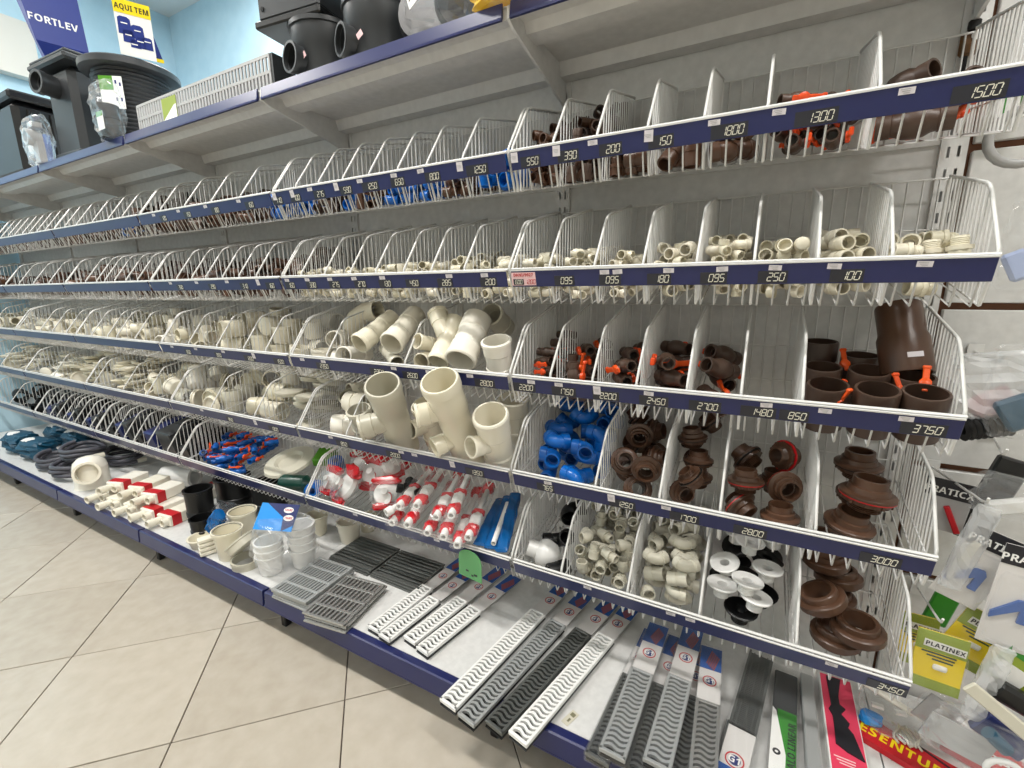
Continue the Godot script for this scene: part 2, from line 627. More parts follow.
		if b == 0:
			part(tp, "bracket", bracket, mat("panel_white"), Vector3(0.9955, 0, 0))


# ------------------------------------------------------------------ wire baskets

# divider places for each basket, from the bay's low-x end
const EDGES := {
	"0_0": [0.0, 0.125, 0.241, 0.362, 0.483, 0.604, 0.787, 1.0],
	"0_1": [0.0, 0.118, 0.244, 0.367, 0.489, 0.607, 0.724, 0.845, 1.0],
	"0_2": [0.0, 0.123, 0.247, 0.365, 0.488, 0.607, 0.728, 1.0],
	"0_3": [0.0, 0.265, 0.44, 0.586, 0.785, 1.0],
	"0_4": [0.0, 0.166, 0.369, 0.56, 0.779, 1.0],
	"1_0": [0.0, 0.123, 0.243, 0.363, 0.482, 0.604, 0.717, 0.846, 1.0],
	"1_1": [0.0, 0.105, 0.234, 0.363, 0.483, 0.605, 0.718, 0.841, 1.0],
	"1_2": [0.0, 0.203, 0.588, 1.0],
	"1_3": [0.0, 0.273, 1.0],
	"1_4": [0.0, 1.0],
	"2_0": [0.0, 0.185, 0.389, 0.592, 0.794, 1.0],
	"2_1": [0.0, 0.231, 0.358, 0.47, 0.599, 0.714, 0.832, 1.0],
	"2_2": [0.0, 0.246, 0.479, 0.682, 0.834, 1.0],
	"2_3": [0.0, 0.361, 0.697, 1.0],
	"2_4": [0.0, 1.0],
	"3_0": [0.0, 0.145, 0.296, 0.492, 0.671, 0.82, 1.0],
	"3_1": [0.0, 0.265, 0.404, 0.5, 0.615, 0.741, 0.862, 1.0],
	"3_2": [0.0, 0.211, 0.408, 0.516, 0.726, 1.0],
	"3_3": [0.0, 0.11, 0.479, 0.752, 1.0],
	"3_4": [0.0, 0.139, 0.253, 0.372, 0.489, 0.645, 0.862, 1.0],
	"4_0": [0.0, 0.12, 0.25, 0.37, 0.5, 0.62, 0.74, 0.87, 1.0],
	"4_1": [0.0, 0.25, 0.5, 0.75, 1.0],
	"4_2": [0.0, 0.047, 0.443, 0.64, 0.855, 1.0],
	"4_3": [0.0, 0.5, 1.0],
	"4_4": [0.0, 0.151, 0.276, 0.389, 0.498, 0.58, 0.684, 0.798, 0.916, 1.0],
	"5_0": [0.0, 0.5, 1.0],
	"5_1": [0.0, 0.5, 1.0],
	"5_2": [0.0, 0.5, 1.0],
	"5_3": [0.0, 0.5, 1.0],
	"5_4": [0.0, 0.5, 1.0],
}
# readable prices: [place along the rail, digits]; small stickers: places
const PRICES := {
	"0_0": [[0.065, "550"], [0.17, "390"], [0.278, "200"], [0.395, "150"], [0.535, "18.00"], [0.690, "13.00"], [0.925, "15.00"]],
	"0_1": [[0.165, "095"], [0.288, "095"], [0.408, "180"], [0.528, "095"], [0.645, "250"], [0.775, "100"]],
	"0_2": [[0.045, "22.00"], [0.168, "17.50"], [0.288, "22.00"], [0.412, "24.50"], [0.532, "27.00"], [0.645, "14.80"], [0.715, "850"], [0.935, "37.50"]],
	"0_3": [[0.115, "765"], [0.345, "12.50"], [0.505, "17.00"], [0.655, "28.00"], [0.905, "30.00"]],
	"0_4": [[0.955, "34.50"]],
	"1_0": [[0.03, "110"], [0.13, "100"], [0.255, "275"], [0.385, "590"], [0.495, "12.50"], [0.61, "650"], [0.745, "800"], [0.9, "12.50"]],
	"1_1": [[0.05, "160"], [0.17, "330"], [0.292, "275"], [0.418, "270"], [0.532, "130"], [0.648, "450"], [0.775, "285"], [0.93, "200"]],
	"1_2": [[0.19, "23.50"], [0.47, "23.50"], [0.62, "26.00"], [0.91, "28.00"]],
	"1_3": [[0.26, "8.50"], [0.52, "20.00"], [0.865, "13.50"]],
	"2_0": [[0.22, "120"], [0.42, "150"], [0.63, "180"], [0.86, "160"]],
	"2_1": [[0.27, "350"], [0.53, "290"], [0.76, "310"], [0.93, "160"]],
	"2_2": [[0.25, "650"], [0.5, "850"], [0.73, "12.00"], [0.93, "15.00"]],
	"2_3": [[0.52, "850"], [0.84, "13.00"]],
}
const STICKERS := {
	"0_0": [[0.02, 2], [0.14, 2], [0.235, 1], [0.368, 2], [0.505, 1], [0.625, 1], [0.825, 1]],
	"0_1": [[0.275, 1], [0.308, 1], [0.43, 1], [0.545, 1], [0.648, 1], [0.752, 1], [0.892, 1]],
	"0_2": [[0.07, 1], [0.155, 1], [0.265, 2], [0.40, 1], [0.66, 1], [0.77, 1], [0.905, 1]],
	"0_3": [[0.125, 1], [0.315, 2], [0.46, 1]],
	"0_4": [[0.255, 1], [0.49, 1], [0.54, 1], [0.85, 1]],
	"1_0": [[0.02, 2], [0.12, 2], [0.215, 1], [0.345, 2], [0.455, 1], [0.60, 1], [0.705, 1], [0.845, 2]],
	"1_1": [[0.04, 1], [0.155, 1], [0.275, 1], [0.395, 1], [0.525, 1], [0.795, 1], [0.92, 1]],
	"1_2": [[0.08, 1], [0.2, 1], [0.55, 1], [0.70, 1], [0.86, 1]],
	"1_3": [[0.2, 1], [0.56, 1], [0.62, 1], [0.78, 2]],
	"1_4": [[0.3, 1], [0.7, 1]],
	"2_0": [[0.15, 1], [0.36, 1], [0.57, 1], [0.8, 1]],
	"2_1": [[0.2, 1], [0.42, 1], [0.65, 1], [0.86, 2]],
	"2_2": [[0.12, 1], [0.33, 1], [0.55, 1], [0.77, 2]],
	"2_3": [[0.3, 1], [0.72, 2]],
}


func basket_shapes() -> void:
	# U-shaped grid wires: down the front, along the floor, up the back
	var s := begin()
	var i := 0
	while i < 33:
		var x := 0.02 + i * 0.03
		rod(s, [Vector3(x, 0.0, -0.001), Vector3(x, -0.093, -0.040), Vector3(x, -0.094 + RISE, -0.357), Vector3(x, 0.196, -0.362)], 0.0021, 4, false)
		i += 1
	shapes["grid"] = finish(s)
	s = begin()
	for p in [[0.0, 0.0, 0.0042], [-0.0945 + RISE, -0.357, 0.0026], [0.08, -0.364, 0.0022], [0.196, -0.362, 0.0026]]:
		rod(s, [Vector3(0.005, p[0], p[1]), Vector3(0.995, p[0], p[1])], p[2], 6)
	shapes["frame"] = finish(s)
	s = begin()
	var outline := [Vector3(0, -0.092, -0.046), Vector3(0, 0.0, -0.008), Vector3(0, 0.012, -0.011), Vector3(0, 0.122, -0.092), Vector3(0, 0.135, -0.106), Vector3(0, 0.142, -0.122), Vector3(0, 0.198, -0.345), Vector3(0, 0.19, -0.354), Vector3(0, -0.088 + RISE, -0.352)]
	rod(s, outline, 0.0036, 6)
	shapes["divider_frame"] = finish(s)
	s = begin()
	var z := -0.058
	while z > -0.34:
		var top := 0.0
		for k in range(1, 6):
			if outline[k].z >= z and outline[k + 1].z <= z:
				top = lerpf(outline[k].y, outline[k + 1].y, (outline[k].z - z) / (outline[k].z - outline[k + 1].z))
		rod(s, [Vector3(0, -0.092 + RISE * (-0.046 - z) / 0.306, z), Vector3(0, top, z)], 0.0019, 4, false)
		z -= 0.0205
	rod(s, [Vector3(0, -0.092, -0.046), Vector3(0, -0.092 + RISE, -0.352)], 0.0024, 5)
	rod(s, [Vector3(0, -0.03, -0.03), Vector3(0, -0.045 + RISE, -0.352)], 0.0019, 4)
	shapes["divider_wires"] = finish(s)
	s = begin()
	cbox(s, Vector3(0.5, 0, 0), Vector3(0.984, 0.045, 0.003), 0.001)
	shapes["rail"] = finish(s)
	s = begin()
	box(s, Vector3(0.5, 0.0235, 0.001), Vector3(0.984, 0.003, 0.004))
	shapes["rail_lip"] = finish(s)
	shapes["tag"] = slab(Vector3.ZERO, Vector3(0.056, 0.026, 0.0008))
	shapes["tag_long"] = slab(Vector3.ZERO, Vector3(0.072, 0.027, 0.0008))
	shapes["sticker"] = slab(Vector3.ZERO, Vector3(0.024, 0.011, 0.0006))
	shapes["sticker_tall"] = slab(Vector3.ZERO, Vector3(0.02, 0.024, 0.0006))
	s = begin()
	for k in 3:
		box(s, Vector3(-0.002 + 0.001 * k, 0.003 - k * 0.003, 0.0004), Vector3(0.015 - 0.003 * k, 0.0009, 0.0003))
	shapes["sticker_print"] = finish(s)


func _baskets() -> void:
	basket_shapes()
	for b in 6:
		for r in 5:
			var key := "%d_%d" % [b, r]
			var t := thing("wire_basket", "white wire bin basket with navy price rail, %s, %s" % [ROW_NAME[r], BAY_NAME[b]], "basket", Vector3(-b, ROW_Y[r], 0), "wire bin baskets")
			part(t, "wire_grid", shapes.grid, mat("wire_white")).set_meta("kind", "stuff")
			part(t, "wire_frame", shapes.frame, mat("wire_white"))
			var ed: Array = EDGES[key]
			for i in ed.size():
				var x: float = clampf(ed[i], 0.006, 0.994)
				var d := part(t, "divider" if i > 0 and i < ed.size() - 1 else "end_frame", shapes.divider_frame, mat("wire_white"), Vector3(x, 0, 0))
				part(d, "divider_wires", shapes.divider_wires, mat("wire_white")).set_meta("kind", "stuff")
			var tilt := Basis(Vector3.RIGHT, 0.27)
			var rl := part(t, "price_rail", shapes.rail, mat("rail_navy"), Vector3(0, -0.026, 0.0015), tilt)
			part(rl, "rail_lip", shapes.rail_lip, mat("wire_white"))
			for p in PRICES.get(key, []):
				var lng: bool = p[1].length() > 3
				var tg := part(rl, "price_tag", shapes.tag_long if lng else shapes.tag, mat("tag_black"), Vector3(p[0], -0.0065, 0.0019))
				part(rl, "price_digits", digits_mesh(p[1], 0.0168), mat("digit_white"), Vector3(p[0] + 0.008, -0.0065, 0.0026))
			for p in STICKERS.get(key, []):
				part(rl, "sticker", shapes.sticker if p[1] == 1 else shapes.sticker_tall, mat("sticker_white"), Vector3(p[0], 0.013 if p[1] == 1 else 0.008, 0.0022 if p[1] == 1 else 0.0032), Basis(Vector3.FORWARD, rng.randf_range(-0.06, 0.06)))
				part(rl, "sticker_print", shapes.sticker_print, mat("grey_plastic"), Vector3(p[0], 0.013 if p[1] == 1 else 0.008, 0.0024 if p[1] == 1 else 0.0034))
			if key == "0_1":
				part(rl, "price_card", slab(Vector3.ZERO, Vector3(0.074, 0.036, 0.0008)), mat("paper_pink"), Vector3(0.045, 0.0, 0.0021))
				part(rl, "price_tag", slab(Vector3.ZERO, Vector3(0.032, 0.016, 0.0008)), mat("tag_black"), Vector3(0.029, -0.008, 0.0029))
				part(rl, "price_digits", digits_mesh("600", 0.011), mat("digit_white"), Vector3(0.031, -0.008, 0.0036))
				part(rl, "price_digits", digits_mesh("12.00", 0.012), mat("ink_red"), Vector3(0.066, -0.008, 0.0029))
				part(rl, "card_print", text_mesh("DANI/9927", 0.0085, 0.0006), mat("ink_red"), Vector3(0.045, 0.011, 0.0029))


# ------------------------------------------------------------------ pipe fittings

func arc_path(r: float, deg: float, leg: float, bend: float, n := 5) -> Array:
	# comes in along +x, leaves turned by deg towards +y
	var a := deg_to_rad(deg)
	var t := bend * r * tan(a / 2)
	var out := [Vector3(-leg * r, 0, 0)]
	out.append(Vector3(-leg * r + (leg * r - t) * 0.9, 0, 0))
	out.append(Vector3(-leg * r + (leg * r - t) * 0.94, 0, 0))
	var c := Vector3(-t, bend * r, 0)
	for i in range(n + 1):
		var w := a * i / n
		out.append(c + Vector3(sin(w), -cos(w), 0) * bend * r)
	var d := Vector3(cos(a), sin(a), 0)
	out.append(d * (leg * r - (leg * r - t) * 0.94))
	out.append(d * (leg * r - (leg * r - t) * 0.9))
	out.append(d * leg * r)
	return out


func m_elbow(r: float, deg := 90.0, leg := 1.9, bend := 0.9, seg := 14, wall := 0.2) -> ArrayMesh:
	var p := arc_path(r, deg, leg, bend)
	var ro := []
	var ri := []
	for i in p.size():
		ro.append(r if i < 2 or i > p.size() - 3 else r * 0.88)
		ri.append(r * (1.0 - wall) if i < 2 or i > p.size() - 3 else r * 0.72)
	var s := begin()
	pipe(s, p, ro, ri, seg)
	return finish(s)


func run(s: SurfaceTool, a: Vector3, b: Vector3, prof: Array, r: float, wall: float, seg: int) -> void:
	# straight hollow run; prof: [share of the way, radius in r]
	var p := []
	var ro := []
	var ri := []
	for q in prof:
		p.append(a.lerp(b, q[0]))
		ro.append(q[1] * r)
		ri.append(minf(q[1] * r, r) * (1.0 - wall))
	pipe(s, p, ro, ri, seg)


func m_tee(r: float, leg := 1.9, seg := 14, branch := 1.0) -> ArrayMesh:
	var s := begin()
	run(s, Vector3(-leg * r, 0, 0), Vector3(leg * r, 0, 0), [[0, 1], [0.26, 1], [0.27, 0.88], [0.73, 0.88], [0.74, 1], [1, 1]], r, 0.2, seg)
	var rb := r * branch
	run(s, Vector3(0, 0.75 * r, 0), Vector3(0, leg * r, 0), [[0, 0.88], [0.28, 0.88], [0.3, 1], [1, 1]], rb, 0.2, seg)
	return finish(s)


func m_coupling(r: float, half := 1.4, seg := 14, wall := 0.18) -> ArrayMesh:
	var s := begin()
	run(s, Vector3(-half * r, 0, 0), Vector3(half * r, 0, 0), [[0, 0.97], [0.03, 1], [0.46, 1], [0.465, 0.93], [0.535, 0.93], [0.54, 1], [0.97, 1], [1, 0.97]], r, wall, seg)
	return finish(s)


func m_cap(r: float, depth := 1.3, seg := 16) -> ArrayMesh:
	var s := begin()
	lathe(s, [Vector2(0, 0), Vector2(0.7 * r, 0.03 * r), Vector2(0.95 * r, 0.16 * r), Vector2(r, 0.3 * r), Vector2(r, (depth - 0.3) * r), Vector2(1.06 * r, (depth - 0.28) * r), Vector2(1.06 * r, depth * r), Vector2(0.92 * r, depth * r), Vector2(0.86 * r, 0.3 * r), Vector2(0, 0.2 * r)], seg)
	return finish(s)


func m_adapter(r: float) -> ArrayMesh:
	var s := begin()
	lathe(s, [Vector2(0.78 * r, -1.5 * r), Vector2(r, -1.5 * r), Vector2(r, -0.3 * r)], 14)
	lathe(s, [Vector2(r, -0.3 * r), Vector2(1.22 * r, -0.3 * r), Vector2(1.22 * r, 0.2 * r), Vector2(0.8 * r, 0.2 * r)], 6)
	var pr := [Vector2(0.8 * r, 0.2 * r)]
	for i in 5:
		pr.append(Vector2(0.86 * r, (0.25 + i * 0.2) * r))
		pr.append(Vector2(0.79 * r, (0.35 + i * 0.2) * r))
	pr.append_array([Vector2(0.79 * r, 1.3 * r), Vector2(0.6 * r, 1.3 * r), Vector2(0.6 * r, -0.2 * r), Vector2(0.78 * r, -0.3 * r), Vector2(0.78 * r, -1.5 * r)])
	lathe(s, pr, 14)
	return finish(s)


func m_flange(r: float) -> ArrayMesh:
	# tank connector: socket, wide flange, thread, ribbed nut
	var s := begin()
	var pr := [Vector2(0.50 * r, 0.78 * r), Vector2(0.50 * r, 0.2 * r), Vector2(0.44 * r, 0.18 * r), Vector2(0.44 * r, -0.62 * r), Vector2(0.52 * r, -0.62 * r)]
	for i in 4:
		pr.append(Vector2(0.58 * r, (-0.58 + i * 0.08) * r))
		pr.append(Vector2(0.53 * r, (-0.54 + i * 0.08) * r))
	pr.append_array([Vector2(0.60 * r, -0.24 * r), Vector2(0.86 * r, -0.24 * r), Vector2(0.88 * r, -0.06 * r), Vector2(0.7 * r, -0.04 * r), Vector2(0.7 * r, 0.02 * r), Vector2(1.0 * r, 0.02 * r), Vector2(1.0 * r, 0.13 * r), Vector2(0.97 * r, 0.16 * r), Vector2(0.76 * r, 0.2 * r), Vector2(0.72 * r, 0.42 * r), Vector2(0.62 * r, 0.45 * r), Vector2(0.61 * r, 0.78 * r), Vector2(0.50 * r, 0.78 * r)])
	lathe(s, pr, 20)
	for i in 10:
		var a := TAU * i / 10
		box(s, Vector3(cos(a) * 0.86 * r, -0.15 * r, sin(a) * 0.86 * r), Vector3(0.1 * r, 0.17 * r, 0.12 * r), Basis(Vector3.UP, -a))
	return finish(s)


func m_gasket(r: float) -> ArrayMesh:
	var s := begin()
	lathe(s, [Vector2(0.72 * r, -0.035 * r), Vector2(0.99 * r, -0.035 * r), Vector2(1.0 * r, 0.018 * r), Vector2(0.72 * r, 0.018 * r), Vector2(0.72 * r, -0.035 * r)], 20)
	return finish(s)


func m_ring(r: float) -> ArrayMesh:
	# heavy stepped bushing: wide collar below, thick socket above
	var s := begin()
	lathe(s, [Vector2(0.52 * r, -0.36 * r), Vector2(0.86 * r, -0.36 * r), Vector2(0.88 * r, -0.2 * r), Vector2(1.0 * r, -0.2 * r), Vector2(1.0 * r, 0.08 * r), Vector2(0.95 * r, 0.13 * r), Vector2(0.78 * r, 0.16 * r), Vector2(0.76 * r, 0.40 * r), Vector2(0.72 * r, 0.44 * r), Vector2(0.58 * r, 0.44 * r), Vector2(0.56 * r, 0.1 * r), Vector2(0.52 * r, 0.04 * r), Vector2(0.52 * r, -0.36 * r)], 20)
	return finish(s)


func m_valve_body(r: float) -> ArrayMesh:
	var s := begin()
	run(s, Vector3(-2.6 * r, 0, 0), Vector3(2.6 * r, 0, 0), [[0, 1], [0.2, 1], [0.21, 0.92], [0.27, 0.95], [0.36, 1.22], [0.5, 1.3], [0.64, 1.22], [0.73, 0.95], [0.79, 0.92], [0.8, 1], [1, 1]], r, 0.22, 14)
	lathe(s, [Vector2(0.6 * r, 1.0 * r), Vector2(0.6 * r, 1.6 * r), Vector2(0, 1.6 * r)], 10)
	return finish(s)


func m_valve_handle(r: float) -> ArrayMesh:
	var s := begin()
	lathe(s, [Vector2(0, 1.6 * r), Vector2(0.85 * r, 1.6 * r), Vector2(0.85 * r, 2.1 * r), Vector2(0.6 * r, 2.25 * r), Vector2(0, 2.25 * r)], 10)
	cbox(s, Vector3(1.5 * r, 2.05 * r, 0), Vector3(2.6 * r, 0.42 * r, 0.9 * r), 0.12 * r, Basis(Vector3(0, 0, 1), 0.16))
	cbox(s, Vector3(-1.0 * r, 1.95 * r, 0), Vector3(1.3 * r, 0.42 * r, 0.8 * r), 0.12 * r)
	cbox(s, Vector3(2.75 * r, 2.3 * r, 0), Vector3(0.6 * r, 0.62 * r, 1.15 * r), 0.14 * r)
	return finish(s)


func m_disc_lid(r: float) -> ArrayMesh:
	var s := begin()
	lathe(s, [Vector2(0, -0.05 * r), Vector2(0.8 * r, -0.05 * r), Vector2(0.82 * r, -0.22 * r), Vector2(0.9 * r, -0.22 * r), Vector2(0.92 * r, -0.03 * r), Vector2(r, -0.03 * r), Vector2(r, 0.06 * r), Vector2(0.93 * r, 0.09 * r), Vector2(0, 0.11 * r)], 20)
	return finish(s)


func m_plug(r: float) -> ArrayMesh:
	# white basin waste: wide dished flange on a threaded tail
	var s := begin()
	var pr := [Vector2(0.32 * r, -0.9 * r)]
	pr.append(Vector2(0.46 * r, -0.9 * r))
	for i in 5:
		pr.append(Vector2(0.50 * r, (-0.86 + i * 0.13) * r))
		pr.append(Vector2(0.45 * r, (-0.80 + i * 0.13) * r))
	pr.append_array([Vector2(0.6 * r, -0.14 * r), Vector2(0.98 * r, -0.04 * r), Vector2(r, 0.04 * r), Vector2(0.9 * r, 0.09 * r), Vector2(0.6 * r, 0.03 * r), Vector2(0.42 * r, 0.05 * r), Vector2(0.32 * r, 0.0), Vector2(0.32 * r, -0.9 * r)])
	lathe(s, pr, 20)
	return finish(s)


# a kind of goods: meshes with their paints (a list of tones), the name, the look for its label, the category
func kind(key: String) -> Dictionary:
	if kinds.has(key):
		return kinds[key]
	var w := key.split(":")   # shape : radius in mm : paint
	var r := float(w[1]) / 1000.0
	var p: String = w[2]
	var tone: String = {"cream": "cream", "white_pvc": "ivory white", "bone": "pale bone-coloured", "brown": "brown", "dark_brown": "dark brown", "blue": "bright blue", "black": "black", "white_plastic": "white", "grey_plastic": "grey", "orange": "orange", "teal": "teal", "charcoal": "charcoal", "metal": "metal", "cast_metal": "metal"}.get(p, p)
	var d := {}
	match w[0]:
		"elbow": d = {"m": [["", m_elbow(r), p]], "n": "pipe_elbow", "l": tone + " pipe elbow"}
		"elbow45": d = {"m": [["", m_elbow(r, 45.0, 1.7, 1.2), p]], "n": "pipe_bend", "l": tone + " shallow pipe bend"}
		"longbend": d = {"m": [["", m_elbow(r, 90.0, 2.6, 1.5, 20, 0.1), p]], "n": "long_pipe_elbow", "l": tone + " long pipe elbow"}
		"tee": d = {"m": [["", m_tee(r), p]], "n": "pipe_tee", "l": tone + " pipe tee"}
		"coupling": d = {"m": [["", m_coupling(r), p]], "n": "pipe_coupling", "l": tone + " straight pipe coupling"}
		"long": d = {"m": [["", m_coupling(r, 2.6), p]], "n": "pipe_sleeve", "l": tone + " long pipe sleeve"}
		"sleeve": d = {"m": [["", m_coupling(r, 1.15, 22, 0.1), p]], "n": "wide_coupling", "l": tone + " wide straight coupling"}
		"cap": d = {"m": [["", m_cap(r), p]], "n": "capped_fitting", "l": tone + " round pipe cap"}
		"cup": d = {"m": [["", m_cap(r, 2.0, 20), p]], "n": "deep_cup", "l": tone + " deep pipe cup"}
		"lid": d = {"m": [["", m_disc_lid(r), p]], "n": "drain_cover", "l": tone + " round drain cover"}
		"plug": d = {"m": [["", m_plug(r), p]], "n": "basin_waste", "l": tone + " wide-flanged basin waste"}
		"adapter": d = {"m": [["", m_adapter(r), p]], "n": "threaded_adapter", "l": tone + " threaded pipe adapter"}
		"ring": d = {"m": [["", m_ring(r), p]], "n": "stepped_bushing", "l": tone + " heavy stepped bushing"}
		"flange": d = {"m": [["connector_body", m_flange(r), p], ["gasket", m_gasket(r), "black_rubber"]], "n": "tank_connector", "l": tone + " flanged tank connector"}
		"redflange": d = {"m": [["connector_body", m_flange(r), p], ["gasket", m_gasket(r), "red_plastic"]], "n": "tank_connector", "l": tone + " tank connector, red gasket"}
		"valve": d = {"m": [["valve_body", m_valve_body(r), p], ["lever", m_valve_handle(r), "orange"]], "n": "ball_valve", "l": tone + " valve with orange lever"}
	d.n = tone.replace("ivory white", "ivory").replace("pale bone-coloured", "pale").replace("dark brown", "brown").replace("bright ", "").replace("-", "_").replace(" ", "_") + "_" + d.n
	d.c = {"lid": "cover", "valve": "valve", "plug": "waste fitting"}.get(w[0], "pipe fitting")
	kinds[key] = d
	return d


func tone_of(p: String) -> StandardMaterial3D:
	return mats["%s_%d" % [p, rng.randi() % 3]] if mats.has(p + "_0") else mats[p]


func make_item(key: String, xf: Transform3D, label: String, group: String, called := "") -> Node3D:
	var k := kind(key)
	var o: Node3D
	if k.m.size() == 1:
		o = part(self, called if called else k.n, k.m[0][1], tone_of(k.m[0][2]))
	else:
		o = Node3D.new()
		o.name = called if called else k.n
		add_child(o, true)
		for q in k.m:
			part(o, q[0], q[1], tone_of(q[2]))
	o.transform = xf
	tag(o, label, k.c, group)
	return o


# ------------------------------------------------------------------ heaps: goods dropped one by one onto a height field

func sample(key: String, cell: float) -> PackedVector3Array:
	var id := "%s@%.4f" % [key, cell]
	if prints.has(id):
		return prints[id]
	var pts := PackedVector3Array()
	for q in kind(key).m:
		var f: PackedVector3Array = q[1].get_faces()
		for i in range(0, f.size(), 3):
			var e := maxf((f[i + 1] - f[i]).length(), maxf((f[i + 2] - f[i]).length(), (f[i + 2] - f[i + 1]).length()))
			var n := clampi(int(ceil(e / (cell * 0.8))), 1, 8)
			for a in range(n + 1):
				for b in range(n + 1 - a):
					pts.append(f[i] + (f[i + 1] - f[i]) * (float(a) / n) + (f[i + 2] - f[i]) * (float(b) / n))
	prints[id] = pts
	return pts


func footprint(key: String, cell: float, basis: Basis) -> Dictionary:
	var pts := sample(key, cell)
	var lo := Vector3.INF
	var hi := -Vector3.INF
	var q := PackedVector3Array()
	q.resize(pts.size())
	for i in pts.size():
		var p := basis * pts[i]
		q[i] = p
		lo = lo.min(p)
		hi = hi.max(p)
	var w := int((hi.x - lo.x) / cell) + 1
	var d := int((hi.z - lo.z) / cell) + 1
	var bot := PackedFloat32Array()
	var top := PackedFloat32Array()
	bot.resize(w * d)
	top.resize(w * d)
	bot.fill(99.0)
	top.fill(-99.0)
	for p in q:
		var c := int((p.x - lo.x) / cell) + w * int((p.z - lo.z) / cell)
		bot[c] = minf(bot[c], p.y)
		top[c] = maxf(top[c], p.y)
	return {"basis": basis, "w": w, "d": d, "bot": bot, "top": top, "lo": lo, "hi": hi}


func field(x0: float, x1: float, z0: float, z1: float, cell: float) -> Dictionary:
	var h := PackedFloat32Array()
	var nx := int((x1 - x0) / cell)
	var nz := int((z1 - z0) / cell)
	h.resize(nx * nz)
	h.fill(0.0)
	for j in nz:   # the sloping basket floor
		for i in nx:
			h[j * nx + i] = RISE * (1.0 - float(j) / nz) + 0.001
	return {"x0": x0, "z0": z0, "nx": nx, "nz": nz, "h": h, "cell": cell}


func rest_height(f: Dictionary, fp: Dictionary, ox: int, oz: int) -> float:
	var y := -99.0
	var h: PackedFloat32Array = f.h
	var bot: PackedFloat32Array = fp.bot
	var nx: int = f.nx
	var w: int = fp.w
	for j in fp.d:
		var row: int = (oz + j) * nx + ox
		var k: int = j * w
		for i in w:
			var b := bot[k + i]
			if b < 90.0:
				var v := h[row + i] - b
				if v > y:
					y = v
	return y


func settle(f: Dictionary, fp: Dictionary, ox: int, oz: int, y: float) -> void:
	var h: PackedFloat32Array = f.h
	var top: PackedFloat32Array = fp.top
	for j in fp.d:
		var row: int = (oz + j) * f.nx + ox
		for i in fp.w:
			var t: float = top[j * fp.w + i]
			if t > -90.0 and t + y > h[row + i]:
				h[row + i] = t + y
	f.h = h


func any_turn(flat: float) -> Basis:
	# flat: chance that the piece lies on its side or stands as made; above 1: it stands, leaning a little
	var b := Basis(Vector3.UP, rng.randf() * TAU)
	if flat > 1.0 and rng.randf() < 0.8:
		return b * Basis(Vector3.RIGHT, rng.randf_range(-0.3, 0.3) * (flat - 0.3))
	if rng.randf() < flat:
		var q: int = rng.randi() % 3
		if q == 1:
			b = b * Basis(Vector3.RIGHT, PI / 2)
		elif q == 2:
			b = b * Basis(Vector3.BACK, PI / 2)
		return b * Basis(Vector3.RIGHT, rng.randf_range(-0.15, 0.15))
	return b * Basis(Vector3.RIGHT, rng.randf() * TAU) * Basis(Vector3.BACK, rng.randf() * TAU)


# fills the box x0..x1, z0..z1 above y0 up to hf at the front and hb at the back
func heap(x0: float, x1: float, z0: float, z1: float, y0: float, keys: Array, hf: float, hb: float, most: int, place: String, group: String, flat := 0.5, layers := false, tries := 26) -> int:
	var size := 1.0
	for k in keys:
		size = minf(size, float(k.split(":")[1]) / 1000.0)
	var cell := clampf(size * 0.3, 0.0045, 0.012)
	var f := field(x0, x1, z0, z1, cell)
	var pool := []
	for k in keys:
		for v in (7 if keys.size() > 1 else 12):
			pool.append([k, footprint(k, cell, any_turn(flat))])
	var made := 0
	var misses := 0
	while made < most and misses < 45:
		var best = null
		var best_score := 1e9
		for t in tries:
			var v: Array = pool[rng.randi() % pool.size()]
			if layers and v[0] != keys[mini(made * keys.size() / most, keys.size() - 1)]:
				continue
			var fp: Dictionary = v[1]
			if fp.w > f.nx or fp.d > f.nz:
				continue
			var ox := rng.randi_range(0, f.nx - fp.w)
			var oz := rng.randi_range(0, f.nz - fp.d)
			var y := rest_height(f, fp, ox, oz)
			var tz: float = (oz + fp.d * 0.5) / f.nz
			var score: float = y + fp.hi.y - lerpf(hb, hf, tz)
			if score < best_score:
				best_score = score
				best = [v[0], fp, ox, oz, y]
		if best == null:
			misses += 1
			continue
		if best_score > 0.024:
			misses += 1
			continue
		var fp: Dictionary = best[1]
		settle(f, fp, best[2], best[3], best[4])
		var at := Vector3(x0 + best[2] * cell - fp.lo.x, y0 + best[4], z0 + best[3] * cell - fp.lo.z)
		make_item(best[0], Transform3D(fp.basis, at), "%s in %s" % [kind(best[0]).l, place], group)
		made += 1
	return made


